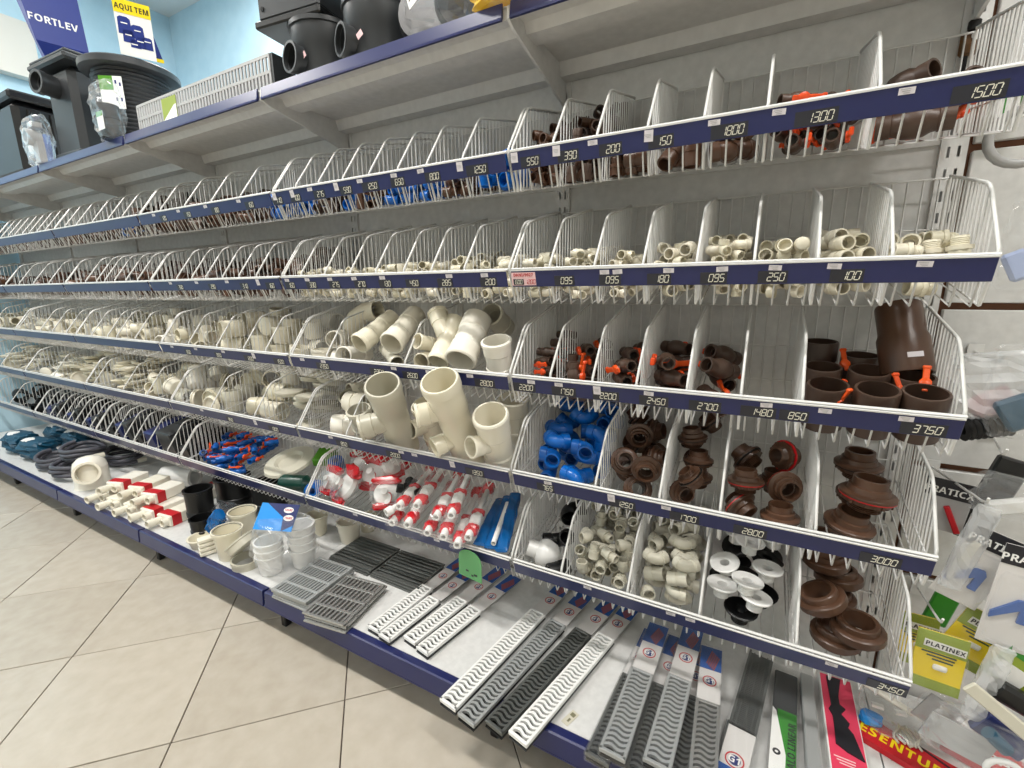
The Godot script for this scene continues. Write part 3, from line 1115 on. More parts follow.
# compartment c of basket b_r, counted from its low-x end: goods, height at the front and at the back, most pieces
const HEAPS := [
	# end bay
	["0_0", 0, ["tee:14:brown", "elbow:14:brown"], 0.118, 0.24, 60],
	["0_0", 1, ["long:13:brown", "coupling:14:dark_brown"], 0.107, 0.27, 60],
	["0_0", 2, ["adapter:16:brown", "coupling:20:brown"], 0.096, 0.12, 60],
	["0_0", 3, ["elbow:20:brown", "coupling:21:brown"], 0.102, 0.12, 60],
	["0_0", 4, ["coupling:24:dark_brown", "elbow:22:brown"], 0.107, 0.11, 60],
	["0_0", 5, ["valve:14:dark_brown"], 0.135, 0.14, 60],
	["0_0", 6, ["valve:24:dark_brown", "valve:21:dark_brown"], 0.14, 0.15, 60],
	["0_1", 0, ["cap:15:cream", "coupling:13:cream"], 0.12, 0.115, 96],
	["0_1", 1, ["elbow:12:cream"], 0.12, 0.15, 96],
	["0_1", 2, ["tee:12:cream"], 0.114, 0.13, 96],
	["0_1", 3, ["coupling:15:cream", "elbow:14:cream"], 0.126, 0.15, 96],
	["0_1", 4, ["tee:13:cream", "elbow:12:cream"], 0.126, 0.17, 96],
	["0_1", 5, ["coupling:15:cream", "cap:14:cream"], 0.12, 0.135, 96],
	["0_1", 6, ["elbow:16:cream", "coupling:16:cream"], 0.131, 0.165, 96],
	["0_1", 7, ["coupling:20:cream", "adapter:17:cream"], 0.12, 0.14, 96],
	["0_2", 0, ["valve:13:dark_brown"], 0.12, 0.185, 49],
	["0_2", 1, ["valve:15:dark_brown"], 0.12, 0.185, 45],
	["0_2", 2, ["valve:16:dark_brown"], 0.12, 0.175, 38],
	["0_2", 3, ["valve:18:dark_brown"], 0.131, 0.18, 30],
	["0_2", 4, ["valve:21:dark_brown"], 0.131, 0.19, 26],
	["0_3", 0, ["elbow:25:blue"], 0.126, 0.26, 87],
	["0_3", 1, ["flange:42:brown"], 0.131, 0.275, 49],
	["0_3", 2, ["flange:42:brown", "flange:38:brown"], 0.131, 0.275, 42],
	["0_3", 3, ["redflange:44:brown", "flange:46:brown"], 0.131, 0.222, 33],
	["0_3", 4, ["redflange:58:brown", "flange:54:brown"], 0.165, 0.275, 26, 3.5],
	["0_4", 1, ["tee:18:bone", "elbow:18:bone", "adapter:17:bone"], 0.142, 0.233, 134],
	["0_4", 2, ["coupling:20:bone", "elbow:19:bone"], 0.148, 0.233, 122],
	["0_4", 3, ["plug:44:black", "plug:40:white_plastic"], 0.142, 0.236, 16, 2.6, true],
	["0_4", 4, ["ring:58:brown"], 0.154, 0.275, 26, 2.0],
	# second bay
	["1_0", 0, ["elbow:20:blue"], 0.088, 0.09, 60],
	["1_0", 1, ["coupling:14:dark_brown"], 0.088, 0.09, 60],
	["1_0", 2, ["elbow:16:blue"], 0.088, 0.09, 60],
	["1_0", 3, ["long:13:brown"], 0.093, 0.15, 60],
	["1_0", 4, ["elbow:15:blue", "coupling:15:blue"], 0.093, 0.1, 60],
	["1_0", 5, ["coupling:16:blue"], 0.093, 0.1, 60],
	["1_0", 6, ["adapter:15:brown"], 0.093, 0.1, 60],
	["1_0", 7, ["elbow:22:blue", "coupling:22:blue"], 0.098, 0.11, 60],
	["1_1", 0, ["adapter:12:cream"], 0.105, 0.1, 80],
	["1_1", 1, ["elbow:12:cream"], 0.105, 0.1, 80],
	["1_1", 2, ["tee:12:cream"], 0.105, 0.1, 80],
	["1_1", 3, ["adapter:12:cream"], 0.105, 0.11, 80],
	["1_1", 4, ["coupling:13:cream"], 0.105, 0.115, 80],
	["1_1", 5, ["elbow:13:cream"], 0.105, 0.125, 80],
	["1_1", 6, ["tee:13:cream", "coupling:14:cream"], 0.116, 0.155, 80],
	["1_1", 7, ["elbow:14:cream", "adapter:14:cream"], 0.116, 0.14, 80],
	["1_2", 0, ["cup:40:white_pvc", "sleeve:36:white_pvc"], 0.138, 0.23, 22, 2.0],
	["1_3", 0, ["cup:46:white_pvc", "sleeve:46:white_pvc"], 0.148, 0.25, 19, 2.0],
	# third bay
	["2_0", 0, ["tee:20:brown"], 0.098, 0.172, 35],
	["2_0", 1, ["coupling:20:dark_brown"], 0.098, 0.194, 41],
	["2_0", 2, ["adapter:20:brown"], 0.098, 0.194, 41],
	["2_0", 3, ["elbow:20:brown"], 0.098, 0.194, 41],
	["2_0", 4, ["coupling:22:blue"], 0.088, 0.138, 32],
	["2_1", 0, ["elbow:22:brown"], 0.098, 0.194, 41],
	["2_1", 1, ["tee:19:brown"], 0.098, 0.194, 35],
	["2_1", 2, ["coupling:20:brown"], 0.098, 0.206, 38],
	["2_1", 3, ["adapter:19:brown"], 0.098, 0.206, 38],
	["2_1", 4, ["elbow:19:brown"], 0.098, 0.206, 35],
	["2_1", 5, ["tee:20:brown"], 0.103, 0.217, 35],
	["2_1", 6, ["coupling:20:brown"], 0.108, 0.228, 38],
	["2_2", 0, ["coupling:28:cream", "cap:30:cream"], 0.128, 0.217, 32],
	["2_2", 1, ["cup:46:white_pvc", "sleeve:42:white_pvc"], 0.148, 0.275, 19, 2.0],
	["2_2", 2, ["cup:46:white_pvc"], 0.138, 0.275, 16, 2.0],
	["2_2", 3, ["sleeve:40:white_pvc", "cup:38:cream"], 0.128, 0.254, 16, 2.0],
	["2_2", 4, ["cup:40:white_pvc"], 0.128, 0.254, 16, 2.0],
	["2_3", 0, ["lid:56:cream", "sleeve:44:bone"], 0.128, 0.232, 25],
	["2_3", 1, ["cup:46:white_pvc", "sleeve:44:cream"], 0.148, 0.275, 25, 2.0],
	["2_3", 2, ["cup:50:white_pvc", "lid:60:bone"], 0.138, 0.275, 22, 2.0],
	# fourth bay
	["3_0", 0, ["coupling:22:brown"], 0.093, 0.172, 28],
	["3_0", 1, ["coupling:22:dark_brown"], 0.093, 0.172, 28],
	["3_0", 2, ["elbow:21:brown"], 0.093, 0.172, 28],
	["3_0", 3, ["tee:20:blue"], 0.093, 0.15, 25],
	["3_0", 4, ["coupling:22:brown"], 0.108, 0.265, 38],
	["3_0", 5, ["elbow:22:dark_brown"], 0.098, 0.254, 35],
	["3_1", 0, ["longbend:30:brown", "sleeve:38:brown"], 0.128, 0.228, 16],
	["3_1", 1, ["sleeve:36:brown"], 0.128, 0.217, 16],
	["3_1", 2, ["elbow:26:brown"], 0.118, 0.206, 16],
	["3_1", 3, ["coupling:26:brown"], 0.108, 0.206, 22],
	["3_1", 4, ["elbow:24:brown"], 0.108, 0.206, 22],
	["3_1", 5, ["tee:23:brown"], 0.108, 0.206, 22],
	["3_1", 6, ["coupling:24:brown"], 0.108, 0.206, 25],
	["3_2", 0, ["elbow:26:cream"], 0.118, 0.228, 25],
	["3_2", 1, ["coupling:28:cream", "elbow:26:cream"], 0.118, 0.228, 25],
	["3_2", 2, ["coupling:26:cream"], 0.108, 0.217, 16],
	["3_2", 3, ["cap:38:white_pvc", "coupling:30:cream"], 0.128, 0.239, 22],
	["3_2", 4, ["cap:44:cream", "sleeve:40:white_pvc"], 0.138, 0.232, 22],
	["3_3", 1, ["lid:50:cream"], 0.158, 0.275, 41],
	["3_3", 2, ["sleeve:40:cream", "elbow:32:cream"], 0.138, 0.232, 22],
	["3_3", 3, ["sleeve:44:bone", "cap:46:white_pvc"], 0.138, 0.243, 22],
	# fifth bay
	["4_0", 5, ["coupling:22:brown"], 0.093, 0.16, 25],
	["4_0", 6, ["coupling:22:dark_brown"], 0.093, 0.16, 25],
	["4_0", 7, ["elbow:21:brown"], 0.093, 0.16, 25],
	["4_1", 2, ["sleeve:40:brown"], 0.128, 0.2, 16],
	["4_1", 3, ["longbend:32:brown", "sleeve:40:brown"], 0.138, 0.22, 14],
	["4_2", 1, ["elbow:26:cream", "coupling:28:cream"], 0.118, 0.2, 28],
	["4_2", 2, ["coupling:28:cream"], 0.118, 0.2, 22],
	["4_2", 3, ["elbow:28:cream"], 0.118, 0.21, 22],
	["4_2", 4, ["coupling:26:cream"], 0.118, 0.2, 19],
	["4_3", 0, ["lid:50:white_pvc"], 0.148, 0.23, 32],
	["4_3", 1, ["lid:50:cream"], 0.158, 0.25, 41],
	["4_1", 0, ["sleeve:40:brown"], 0.12, 0.2, 12],
	["4_1", 1, ["sleeve:38:brown", "elbow:28:brown"], 0.12, 0.2, 14],
	["4_0", 1, ["coupling:24:brown"], 0.09, 0.16, 14],
	["4_0", 3, ["elbow:24:dark_brown"], 0.09, 0.16, 14],
	# sixth bay
	["5_0", 0, ["coupling:26:brown"], 0.09, 0.16, 20],
	["5_0", 1, ["elbow:26:brown"], 0.09, 0.16, 20],
	["5_1", 0, ["sleeve:42:brown"], 0.12, 0.22, 14],
	["5_1", 1, ["sleeve:40:brown", "elbow:30:brown"], 0.12, 0.22, 14],
	["5_2", 0, ["sleeve:38:cream"], 0.12, 0.22, 18],
	["5_2", 1, ["cap:42:cream", "elbow:30:cream"], 0.12, 0.22, 18],
	["5_3", 0, ["lid:55:cream"], 0.14, 0.23, 24],
	["5_3", 1, ["lid:52:white_pvc", "sleeve:44:cream"], 0.14, 0.23, 22],
	["5_4", 0, ["sleeve:46:black"], 0.10, 0.2, 14],
	["5_4", 1, ["sleeve:46:black", "elbow:34:black"], 0.10, 0.2, 14],
]


func place_name(key: String, c: int) -> String:
	var b := int(key.substr(0, 1))
	var r := int(key.substr(2, 1))
	var n: int = EDGES[key].size() - 1
	return "%s bin from slatwall, %s, %s" % [ORD[n - 1 - c], ROW_NAME[r].replace("basket ", ""), BAY_NAME[b]]


func _heaps() -> void:
	var total := 0
	for q in HEAPS:
		var key: String = q[0]
		var b := int(key.substr(0, 1))
		var r := int(key.substr(2, 1))
		var ed: Array = EDGES[key]
		var x0: float = -b + clampf(ed[q[1]], 0.006, 1.0) + 0.0055
		var x1: float = -b + clampf(ed[q[1] + 1], 0.0, 0.994) - 0.0055
		var place := place_name(key, q[1])
		total += heap(x0, x1, -0.345, -0.046, ROW_Y[r] - 0.0905, q[2], q[3], q[4], q[5], place, "fittings in " + place, q[6] if q.size() > 6 else 0.5, q.size() > 7)
	print("heaped goods: ", total)


# ------------------------------------------------------------------ larger pieces set by hand

# hollow run from mouth a to end b with a bell at the mouth, and branches [share from a, towards, length, radius]
func m_soil_pipe(a: Vector3, b: Vector3, r: float, branches: Array, wall := 0.09, far_bell := true) -> ArrayMesh:
	var s := begin()
	var far := 1.0 if far_bell else 0.93
	run(s, a, b, [[0, 1.0], [0.02, 1.07], [0.09, 1.07], [0.1, 1.0], [0.32, 1.0], [0.34, 0.93], [0.66, 0.93], [0.68, far], [0.98, far], [1, far * 0.98]], r, wall, 24)
	for q in branches:
		var c := a.lerp(b, q[0])
		var d: Vector3 = q[1].normalized()
		run(s, c + d * r * 0.45, c + d * q[2], [[0, 0.93], [0.5, 0.93], [0.52, 1.0], [0.88, 1.0], [0.89, 1.08], [0.98, 1.08], [1, 1.0]], q[3], wall, 20)
	return finish(s)


func soil_pipe(called: String, a: Vector3, b: Vector3, r: float, branches: Array, paint_name: String, label: String, group: String, far_bell := true) -> void:
	var br := []
	for q in branches:
		br.append(q)
	solo(called, m_soil_pipe(a - b, Vector3.ZERO, r, br, 0.09, far_bell), tone_of(paint_name), b, Basis(), label, "pipe fitting", group)


func _big_fittings() -> void:
	var g4 := "large soil pipe fittings, fourth row"
	var fwd := Vector3(-0.25, -0.1, 1.0)
	var a := at_z(490, 414, 0.01)
	soil_pipe("soil_pipe_tee", a, at_z(503, 466, -0.125), 0.054, [[0.5, Vector3(-0.4, 0.05, 1.0), 0.105, 0.034]], "white_pvc", "large ivory pipe tee leaning out over the 13,50 price tag", g4)
	soil_pipe("soil_pipe_tee", at_z(439, 380, 0.085), at_z(471, 458, -0.13), 0.058, [[0.32, Vector3(-0.75, -0.15, 0.75), 0.112, 0.036], [0.66, Vector3(-0.55, -0.30, 0.9), 0.105, 0.034]], "white_pvc", "tallest ivory double-branch pipe tee leaning out of the fourth row", g4)
	soil_pipe("soil_pipe_tee", at_z(424, 405, -0.12), at_z(440, 446, -0.24), 0.048, [[0.42, Vector3(-0.25, -0.05, 1.0), 0.095, 0.033]], "white_pvc", "ivory pipe tee standing behind the tallest double-branch tee", g4)
	soil_pipe("soil_pipe_tee", at_z(382, 384, 0.065), at_z(405, 447, -0.13), 0.058, [[0.5, Vector3(-0.8, -0.25, 0.75), 0.125, 0.043]], "bone", "large pale pipe tee with wide side branch beside the deep cups", g4)
	soil_pipe("soil_pipe_coupling", at_z(358, 409, -0.075), at_z(367, 434, -0.12), 0.046, [], "bone", "pale grey straight pipe coupling beside the wide side branch tee", g4)
	soil_pipe("soil_pipe_coupling", at_z(350, 394, -0.20), at_z(361, 420, -0.26), 0.05, [], "bone", "pale straight pipe coupling at the back, behind the grey coupling", g4)
	soil_pipe("soil_pipe_coupling", at_z(513, 398, -0.20), at_z(516, 440, -0.25), 0.052, [], "white_pvc", "dim ivory coupling at the back behind the 13,50 tag tee", g4)
	var g3 := "soil pipe fittings, third row"
	soil_pipe("soil_pipe_bend", at_z(359, 344, -0.03), at_z(393, 318, -0.20), 0.038, [], "white_pvc", "long white pipe bend pointing out beside the slim elbow", g3, true)
	soil_pipe("soil_pipe_bend", at_z(391, 344, -0.03), at_z(416, 315, -0.20), 0.042, [], "white_pvc", "thick white pipe bend pointing out next to the forked fitting", g3)
	soil_pipe("soil_pipe_coupling", at_z(343, 356, -0.055), at_z(366, 353, -0.20), 0.036, [], "white_pvc", "low ivory pipe stub lying below the long white bend", g3)
	soil_pipe("soil_pipe_wye", at_z(438, 362, -0.045), at_z(456, 320, -0.17), 0.036, [[0.5, Vector3(-0.12, 0.16, -0.07), 0.125, 0.034]], "white_pvc", "white forked pipe fitting with two arms pointing up", g3)
	soil_pipe("soil_pipe_coupling", at_z(417, 341, -0.05), at_z(433, 345, -0.115), 0.027, [], "cream", "short cream pipe stub resting against the forked fitting", g3)
	soil_pipe("soil_pipe_coupling", at_z(421, 362, -0.05), at_z(436, 356, -0.15), 0.03, [], "cream", "low cream pipe stub below the short stub, third row", g3)
	soil_pipe("soil_pipe_bend", at_z(460, 361, -0.03), at_z(478, 319, -0.17), 0.050, [], "white_pvc", "wide-mouthed ivory pipe bend beside the forked fitting", g3)
	soil_pipe("soil_pipe_coupling", at_z(496, 340, -0.065), at_z(502, 378, -0.11), 0.046, [], "white_pvc", "upright ivory pipe coupling above the 28,00 price tag", g3)
	soil_pipe("soil_pipe_coupling", at_z(491, 314, -0.20), at_z(505, 328, -0.31), 0.040, [], "bone", "dim ivory coupling lying behind the upright coupling", g3)
	soil_pipe("soil_pipe_coupling", at_z(397, 363, -0.05), at_z(385, 348, -0.13), 0.024, [], "bone", "small pale pipe stub with dark seal below the thick bend", g3)
	var s := begin()
	var p := [at_z(352, 345, -0.24)]
	p.append(at_z(351, 336, -0.24))
	p.append(at_z(352, 327, -0.24))
	p.append(at_z(357, 318, -0.24))
	p.append(at_z(366, 312, -0.245))
	p.append(at_z(378, 310, -0.25))
	var o: Vector3 = p[0]
	var ro := []
	var ri := []
	for i in p.size():
		p[i] -= o
		ro.append(0.040)
		ri.append(0.036)
	pipe(s, p, ro, ri, 20)
	solo("soil_pipe_elbow", finish(s), mat("cream_1"), o, Basis(), "curved cream pipe elbow at the back of the third row", "pipe fitting", g3)
	# upright brown couplings and a long reducer in the third row of the end bay
	var gb := "large brown couplings, third row"
	var y0 := 1.099 - 0.0905
	var bs := m_coupling(0.0415, 1.3, 22, 0.11)
	var up := Basis(Vector3.BACK, PI / 2)
	var spots := [[0.780, -0.095, 0.28, 0.006, "behind the 850 price tag"], [0.777, -0.195, 0.2, 0.03, "second along the bin wire"], [0.777, -0.30, 0.1, 0.08, "tallest, in the back corner by the bin wire"], [0.868, -0.085, 0.3, 0.006, "in the middle of the rail"], [0.868, -0.185, 0.25, 0.03, "in the middle of the bin"], [0.866, -0.29, 0.12, 0.05, "at the back beside the tilted reducer"], [0.950, -0.09, 0.28, 0.006, "above the 37,50 price tag"], [0.950, -0.185, 0.2, 0.022, "under the tilted reducer"]]
	for i in spots.size():
		var q: Array = spots[i]
		solo("upright_coupling", bs, tone_of("dark_brown"), Vector3(q[0], y0 + 0.062 + q[3], q[1]), Basis(Vector3.RIGHT, q[2]) * up, "thick dark brown coupling standing on end, %s" % q[4], "pipe fitting", gb)
	s = begin()
	run(s, Vector3(0, 0.085, 0), Vector3(0, -0.085, 0), [[0, 0.86], [0.03, 0.9], [0.42, 0.9], [0.5, 1.0], [0.97, 1.0], [1, 0.98]], 0.05, 0.1, 24)
	var red := thing("pipe_reducer", "long brown pipe reducer tilted on the upright brown couplings", "pipe fitting", Vector3(0.93, 1.222, -0.225))
	red.basis = Basis(Vector3.BACK, 0.16) * Basis(Vector3.RIGHT, -0.40)
	part(red, "reducer_body", finish(s), mat("brown_1"))
	part(red, "price_sticker", slab(Vector3.ZERO, Vector3(0.028, 0.012, 0.0008)), mat("sticker_white"), Vector3(0.008, -0.05, 0.0502))
	# orange levers poking out between them
	var lev := m_valve_handle(0.013)
	for q in [[0.818, 1.07, -0.135, 0.4], [0.822, 1.13, -0.25, 1.9], [0.905, 1.095, -0.125, 2.2], [0.907, 1.10, -0.235, 0.9], [0.817, 1.065, -0.05, -0.6], [0.962, 1.112, -0.145, 1.4]]:
		solo("valve_lever", lev, tone_of("orange"), Vector3(q[0], q[1] + 0.012, q[2]), Basis(Vector3.UP, q[3]) * Basis(Vector3.BACK, 0.9), "loose orange valve lever wedged between the upright brown couplings", "lever", "orange levers among the couplings")
	# lowest row, first bin: white ball trap and black elbows
	y0 = 0.496 - 0.0905
	s = begin()
	lathe(s, [Vector2(0, -0.05), Vector2(0.02, -0.05), Vector2(0.038, -0.035), Vector2(0.046, -0.008), Vector2(0.046, 0.004), Vector2(0.04, 0.02), Vector2(0.028, 0.028), Vector2(0.028, 0.06), Vector2(0.024, 0.06), Vector2(0.024, 0.02), Vector2(0, 0.018)], 20)
	solo("bottle_trap", finish(s), mat("white_plastic"), Vector3(0.066, y0 + 0.072, -0.105), Basis(Vector3.BACK, 1.25) * Basis(Vector3.RIGHT, 0.3), "white ball-shaped bottle trap beside the black elbows", "trap")
	make_item("longbend:27:black", Transform3D(Basis(Vector3.UP, 0.6) * Basis(Vector3.RIGHT, 0.9), Vector3(0.10, y0 + 0.085, -0.19)), "black pipe elbow lying across the first bin behind the trap", "black elbows")
	make_item("longbend:27:black", Transform3D(Basis(Vector3.UP, 2.1) * Basis(Vector3.RIGHT, 1.5), Vector3(0.08, y0 + 0.165, -0.26)), "black pipe elbow on top at the back of the bin", "black elbows")
	make_item("coupling:26:black", Transform3D(Basis(Vector3.UP, 0.9), Vector3(0.125, y0 + 0.042, -0.085)), "black coupling lying in front of the black elbows", "black elbows")


# ------------------------------------------------------------------ bags

func m_bag(w: float, h: float, d: float, sd: int, rough := 0.25, nu := 18, nv := 12) -> ArrayMesh:
	var n := FastNoiseLite.new()
	n.seed = sd
	n.frequency = 0.9
	var s := begin()
	s.set_smooth_group(-1)
	var g := []
	for j in range(nv + 1):
		var row := []
		var t := PI * j / nv
		var pinch := pow(sin(t), 0.55)
		for i in nu:
			var a := TAU * i / nu
			var ca := signf(cos(a)) * pow(absf(cos(a)), 0.6)
			var sa := signf(sin(a)) * pow(absf(sin(a)), 0.9)
			var p := Vector3(ca * w / 2 * (0.8 + 0.2 * pinch), -cos(t) * h / 2, sa * d / 2 * pinch)
			var k := 1.0 + rough * n.get_noise_3d(ca * 3.0, j * 0.9, sa * 3.0)
			row.append(Vector3(p.x * k, p.y, p.z * (1.0 + 2.0 * rough * n.get_noise_3d(ca * 4.0 + 9.0, j * 1.3, sa * 4.0))))
		g.append(row)
	for j in nv:
		for i in nu:
			var i2 := (i + 1) % nu
			var o: Vector3 = g[j][i] + g[j + 1][i2]
			quad(s, g[j][i], g[j][i2], g[j + 1][i2], g[j + 1][i], o * Vector3(1, 0.2, 1))
	return finish(s)


# frame with -z running from a to b and y as near to up as it can
func aim(a: Vector3, b: Vector3) -> Basis:
	var z := (a - b).normalized()
	var x := Vector3.UP.cross(z).normalized()
	return Basis(x, z.cross(x), z)


func _bagged_row() -> void:
	# long shower arms packed in red and clear film, sticking out over the rail
	var g := "packed shower arms in the lowest row"
	var runs := [[392, 536, 428, 472, 0.05], [408, 551, 441, 474, 0.065], [427, 541, 454, 476, 0.045], [444, 561, 466, 480, 0.07], [457, 553, 479, 483, 0.06], [468, 546, 491, 486, 0.035], [400, 536, 436, 470, 0.03], [418, 546, 449, 474, 0.03], [437, 546, 462, 478, 0.03], [452, 550, 473, 480, 0.03]]
	var words := ["beside the white tube with black end", "second from the white tube", "third from the white tube", "fourth from the white tube, lowest tip", "fifth from the white tube", "next to the blue packs", "upper layer by the white tube", "upper layer, second from the white tube", "upper layer, third from the white tube", "upper layer nearest the blue packs"]
	var k := 0
	for q in runs:
		var a := at_z(q[0], q[1], q[4])
		var b := at_z(q[2], q[3], -0.29)
		a.y = maxf(a.y, 0.515)
		b.y = clampf(b.y, 0.56, 0.66)
		a.y = 0.523 + 0.022 * (k % 2) + (0.06 if k > 5 else 0.0)
		b.y = 0.56 + 0.03 * (k % 2) + (0.06 if k > 5 else 0.0)
		var len := a.distance_to(b)
		var t := thing("packed_shower_arm", "shower arm in red and clear film, %s" % words[k], "package", b, g)
		t.basis = aim(a, b)
		var s := begin()
		run(s, Vector3(0, 0, len * 0.06), Vector3(0, 0, len * 0.99), [[0, 1], [0.9, 1], [0.905, 1.35], [1, 1.35]], 0.010, 0.2, 12)
		part(t, "shower_arm", finish(s), mat("white_plastic"))
		for e in [[0.80, 0.13], [0.56, 0.05], [0.03, 0.16]]:
			part(t, "printed_band", m_bag(0.046, len * e[1], 0.032, 40 + k, 0.3, 12, 6), mat("red_film"), Vector3(0, 0, len * (e[0] + e[1] * 0.5)), Basis(Vector3.RIGHT, PI / 2))
		part(t, "printed_label", m_bag(0.042, len * 0.17, 0.03, 70 + k, 0.15, 12, 5), mat("paper_white"), Vector3(0, 0, len * 0.70), Basis(Vector3.RIGHT, PI / 2))
		part(t, "clear_film", m_bag(0.052, len * 1.04, 0.04, 50 + k, 0.35, 14, 16), mat("clear_bag"), Vector3(0, 0, len * 0.5), Basis(Vector3.RIGHT, PI / 2))
		k += 1
	# a white tube with a black end
	var a := at_z(386, 513, 0.05)
	var b := at_z(418, 494, -0.08)
	var t := thing("capped_tube", "white tube with black end lying across the red packs", "tube", b)
	t.basis = aim(a, b)
	var s := begin()
	run(s, Vector3(0, 0, 0), Vector3(0, 0, a.distance_to(b)), [[0, 1], [0.8, 1], [0.82, 1.35], [1, 1.35]], 0.012, 0.2, 14)
	part(t, "tube", finish(s), mat("white_plastic"))
	s = begin()
	lathe(s, [Vector2(0, -0.02), Vector2(0.018, -0.02), Vector2(0.02, -0.012), Vector2(0.02, 0.014), Vector2(0.012, 0.018)], 14, Transform3D(Basis(Vector3.RIGHT, PI / 2), Vector3.ZERO))
	part(t, "end_cap", finish(s), mat("black_rubber"))
	# blue film packs
	k = 0
	for q in [[479, 541, 501, 492], [490, 547, 509, 499], [501, 552, 516, 507]]:
		a = at_z(q[0], q[1], 0.0)
		b = at_z(q[2], q[3], -0.27)
		a.y = 0.508
		b.y = 0.54 + 0.02 * k
		var len := a.distance_to(b)
		t = thing("blue_film_pack", "tube packed in blue film beside the %s" % ["red shower arm packs", "wire end frame, in the middle", "wire end frame, touching it"][k], "package", b, "blue film packs")
		t.basis = aim(a, b)
		part(t, "blue_film", m_bag(0.046, len, 0.034, 90 + k, 0.3, 14, 14), mat("blue_film"), Vector3(0, 0, len * 0.5), Basis(Vector3.RIGHT, PI / 2))
		s = begin()
		if k == 1:
			run(s, Vector3(0.012, 0.022, len * 0.25), Vector3(0.012, 0.020, len * 0.99), [[0, 1], [1, 1]], 0.009, 0.2, 10)
			part(t, "inner_tube", finish(s), mat("white_plastic"))
		k += 1
	# shower roses in red-edged bags
	k = 0
	for q in [[347, 485, -0.105, 0.066], [331, 480, -0.12, 0.05], [374, 473, -0.21, 0.06], [386, 493, -0.10, 0.052], [364, 463, -0.28, 0.05], [403, 478, -0.27, 0.05], [392, 466, -0.19, 0.045]]:
		var c := at_z(q[0], q[1], q[2])
		var r: float = q[3]
		t = thing("bagged_shower_rose", "white shower rose in red-edged bag, %s" % ["oval white label facing the aisle", "against the wire end frame", "resting behind the labelled one", "beside the dark loose parts", "at the back below the cups", "at the back by the red packs", "upper one at the back in the middle"][k], "package", c, "bagged shower roses")
		t.basis = Basis(Vector3.UP, -0.5 + 0.35 * k) * Basis(Vector3.RIGHT, 0.9)
		s = begin()
		lathe(s, [Vector2(0, -0.28 * r), Vector2(0.9 * r, -0.28 * r), Vector2(r, -0.16 * r), Vector2(0.9 * r, 0.1 * r), Vector2(0.5 * r, 0.32 * r), Vector2(0.25 * r, 0.42 * r), Vector2(0.25 * r, 0.7 * r), Vector2(0, 0.7 * r)], 22)
		part(t, "shower_rose", finish(s), mat("white_plastic"))
		part(t, "red_band", m_bag(2.2 * r, 0.55 * r, 0.7 * r, 120 + k, 0.4, 14, 6), mat("red_film"), Vector3(0, 0.15 * r, -0.95 * r))
		part(t, "red_band", m_bag(1.9 * r, 0.5 * r, 0.6 * r, 130 + k, 0.4, 14, 6), mat("red_film"), Vector3(0, 0.0, 1.0 * r))
		if k < 4:
			s = begin()
			lathe(s, [Vector2(0, 0), Vector2(0.5 * r, 0), Vector2(0.5 * r, 0.02 * r), Vector2(0, 0.02 * r)], 20, Transform3D(Basis(Vector3.BACK, 0.55), Vector3(0.2 * r, 0.32 * r, 0.5 * r)))
			var lb := part(t, "oval_label", finish(s), mat("paper_white"))
			s = begin()
			lathe(s, [Vector2(0.42 * r, 0), Vector2(0.5 * r, 0), Vector2(0.5 * r, 0.03 * r), Vector2(0.42 * r, 0.03 * r)], 20, Transform3D(Basis(Vector3.BACK, 0.55), Vector3(0.2 * r, 0.325 * r, 0.5 * r)))
			part(lb, "label_ring", finish(s), mat("ink_red"))
			if k == 0:
				part(lb, "label_lettering", text_mesh("ASTRA", 0.3 * r, 0.0006), mat("ink_dark"), Vector3(0.19 * r, 0.345 * r, 0.5 * r), Basis(Vector3.BACK, 0.55) * Basis(Vector3.RIGHT, -PI / 2))
		part(t, "clear_film", m_bag(2.3 * r, 1.1 * r, 2.3 * r, 140 + k, 0.25), mat("clear_bag"), Vector3(0, 0.1 * r, 0))
		k += 1
	for q in [[404, 489, -0.10, 0.7], [412, 484, -0.16, -0.4]]:
		var c := at_z(q[0], q[1], q[2])
		make_item("adapter:22:black", Transform3D(Basis(Vector3.UP, q[3]) * Basis(Vector3.BACK, 1.3), c), "black loose adapter lying between the bagged roses and red packs", "black loose adapters")
	# green price flag hanging from the rail
	var fl := at_z(470, 564, 0.016)
	s = begin()
	var poly := [Vector2(-0.05, -0.055), Vector2(0.05, -0.055)]
	for i in range(0, 9):
		var w := PI * i / 8
		poly.append(Vector2(0.05 * cos(w), 0.015 + 0.035 * sin(w)))
	prism(s, poly, -0.001, 0.001)
	t = thing("shelf_flag", "translucent green rounded flag hanging from the lowest rail", "flag", fl)
	t.basis = Basis(Vector3.UP, -0.12)
	part(t, "flag_plate", finish(s), mat("mint"))
	s = begin()
	for q in [[-0.012, -0.028, 0.012], [0.024, -0.034, 0.014], [0.01, -0.04, 0.008]]:
		box(s, Vector3(q[0], q[1], 0.0014), Vector3(q[2], 0.006, 0.0006))
	part(t, "flag_print", finish(s), mat("ink_dark"))
	# third bay, lowest row: mixed garden goods
	var y0: float = 0.496 - 0.0905
	heap(-1.985, -1.60, -0.34, -0.05, y0, ["valve:13:blue"], 0.095, 0.16, 44, "lowest row, third bay", "blue hose taps")
	t = thing("round_drain_lid", "large pale round lid with sunken centre among the hose taps", "cover", Vector3(-1.36, y0 + 0.105, -0.19))
	t.basis = Basis(Vector3.RIGHT, 0.3)
	s = begin()
	lathe(s, [Vector2(0, -0.01), Vector2(0.11, -0.012), Vector2(0.125, 0.0), Vector2(0.12, 0.012), Vector2(0.07, 0.02), Vector2(0.055, 0.006), Vector2(0, 0.004)], 28)
	part(t, "lid_disc", finish(s), mat("bone_1"))
	s = begin()
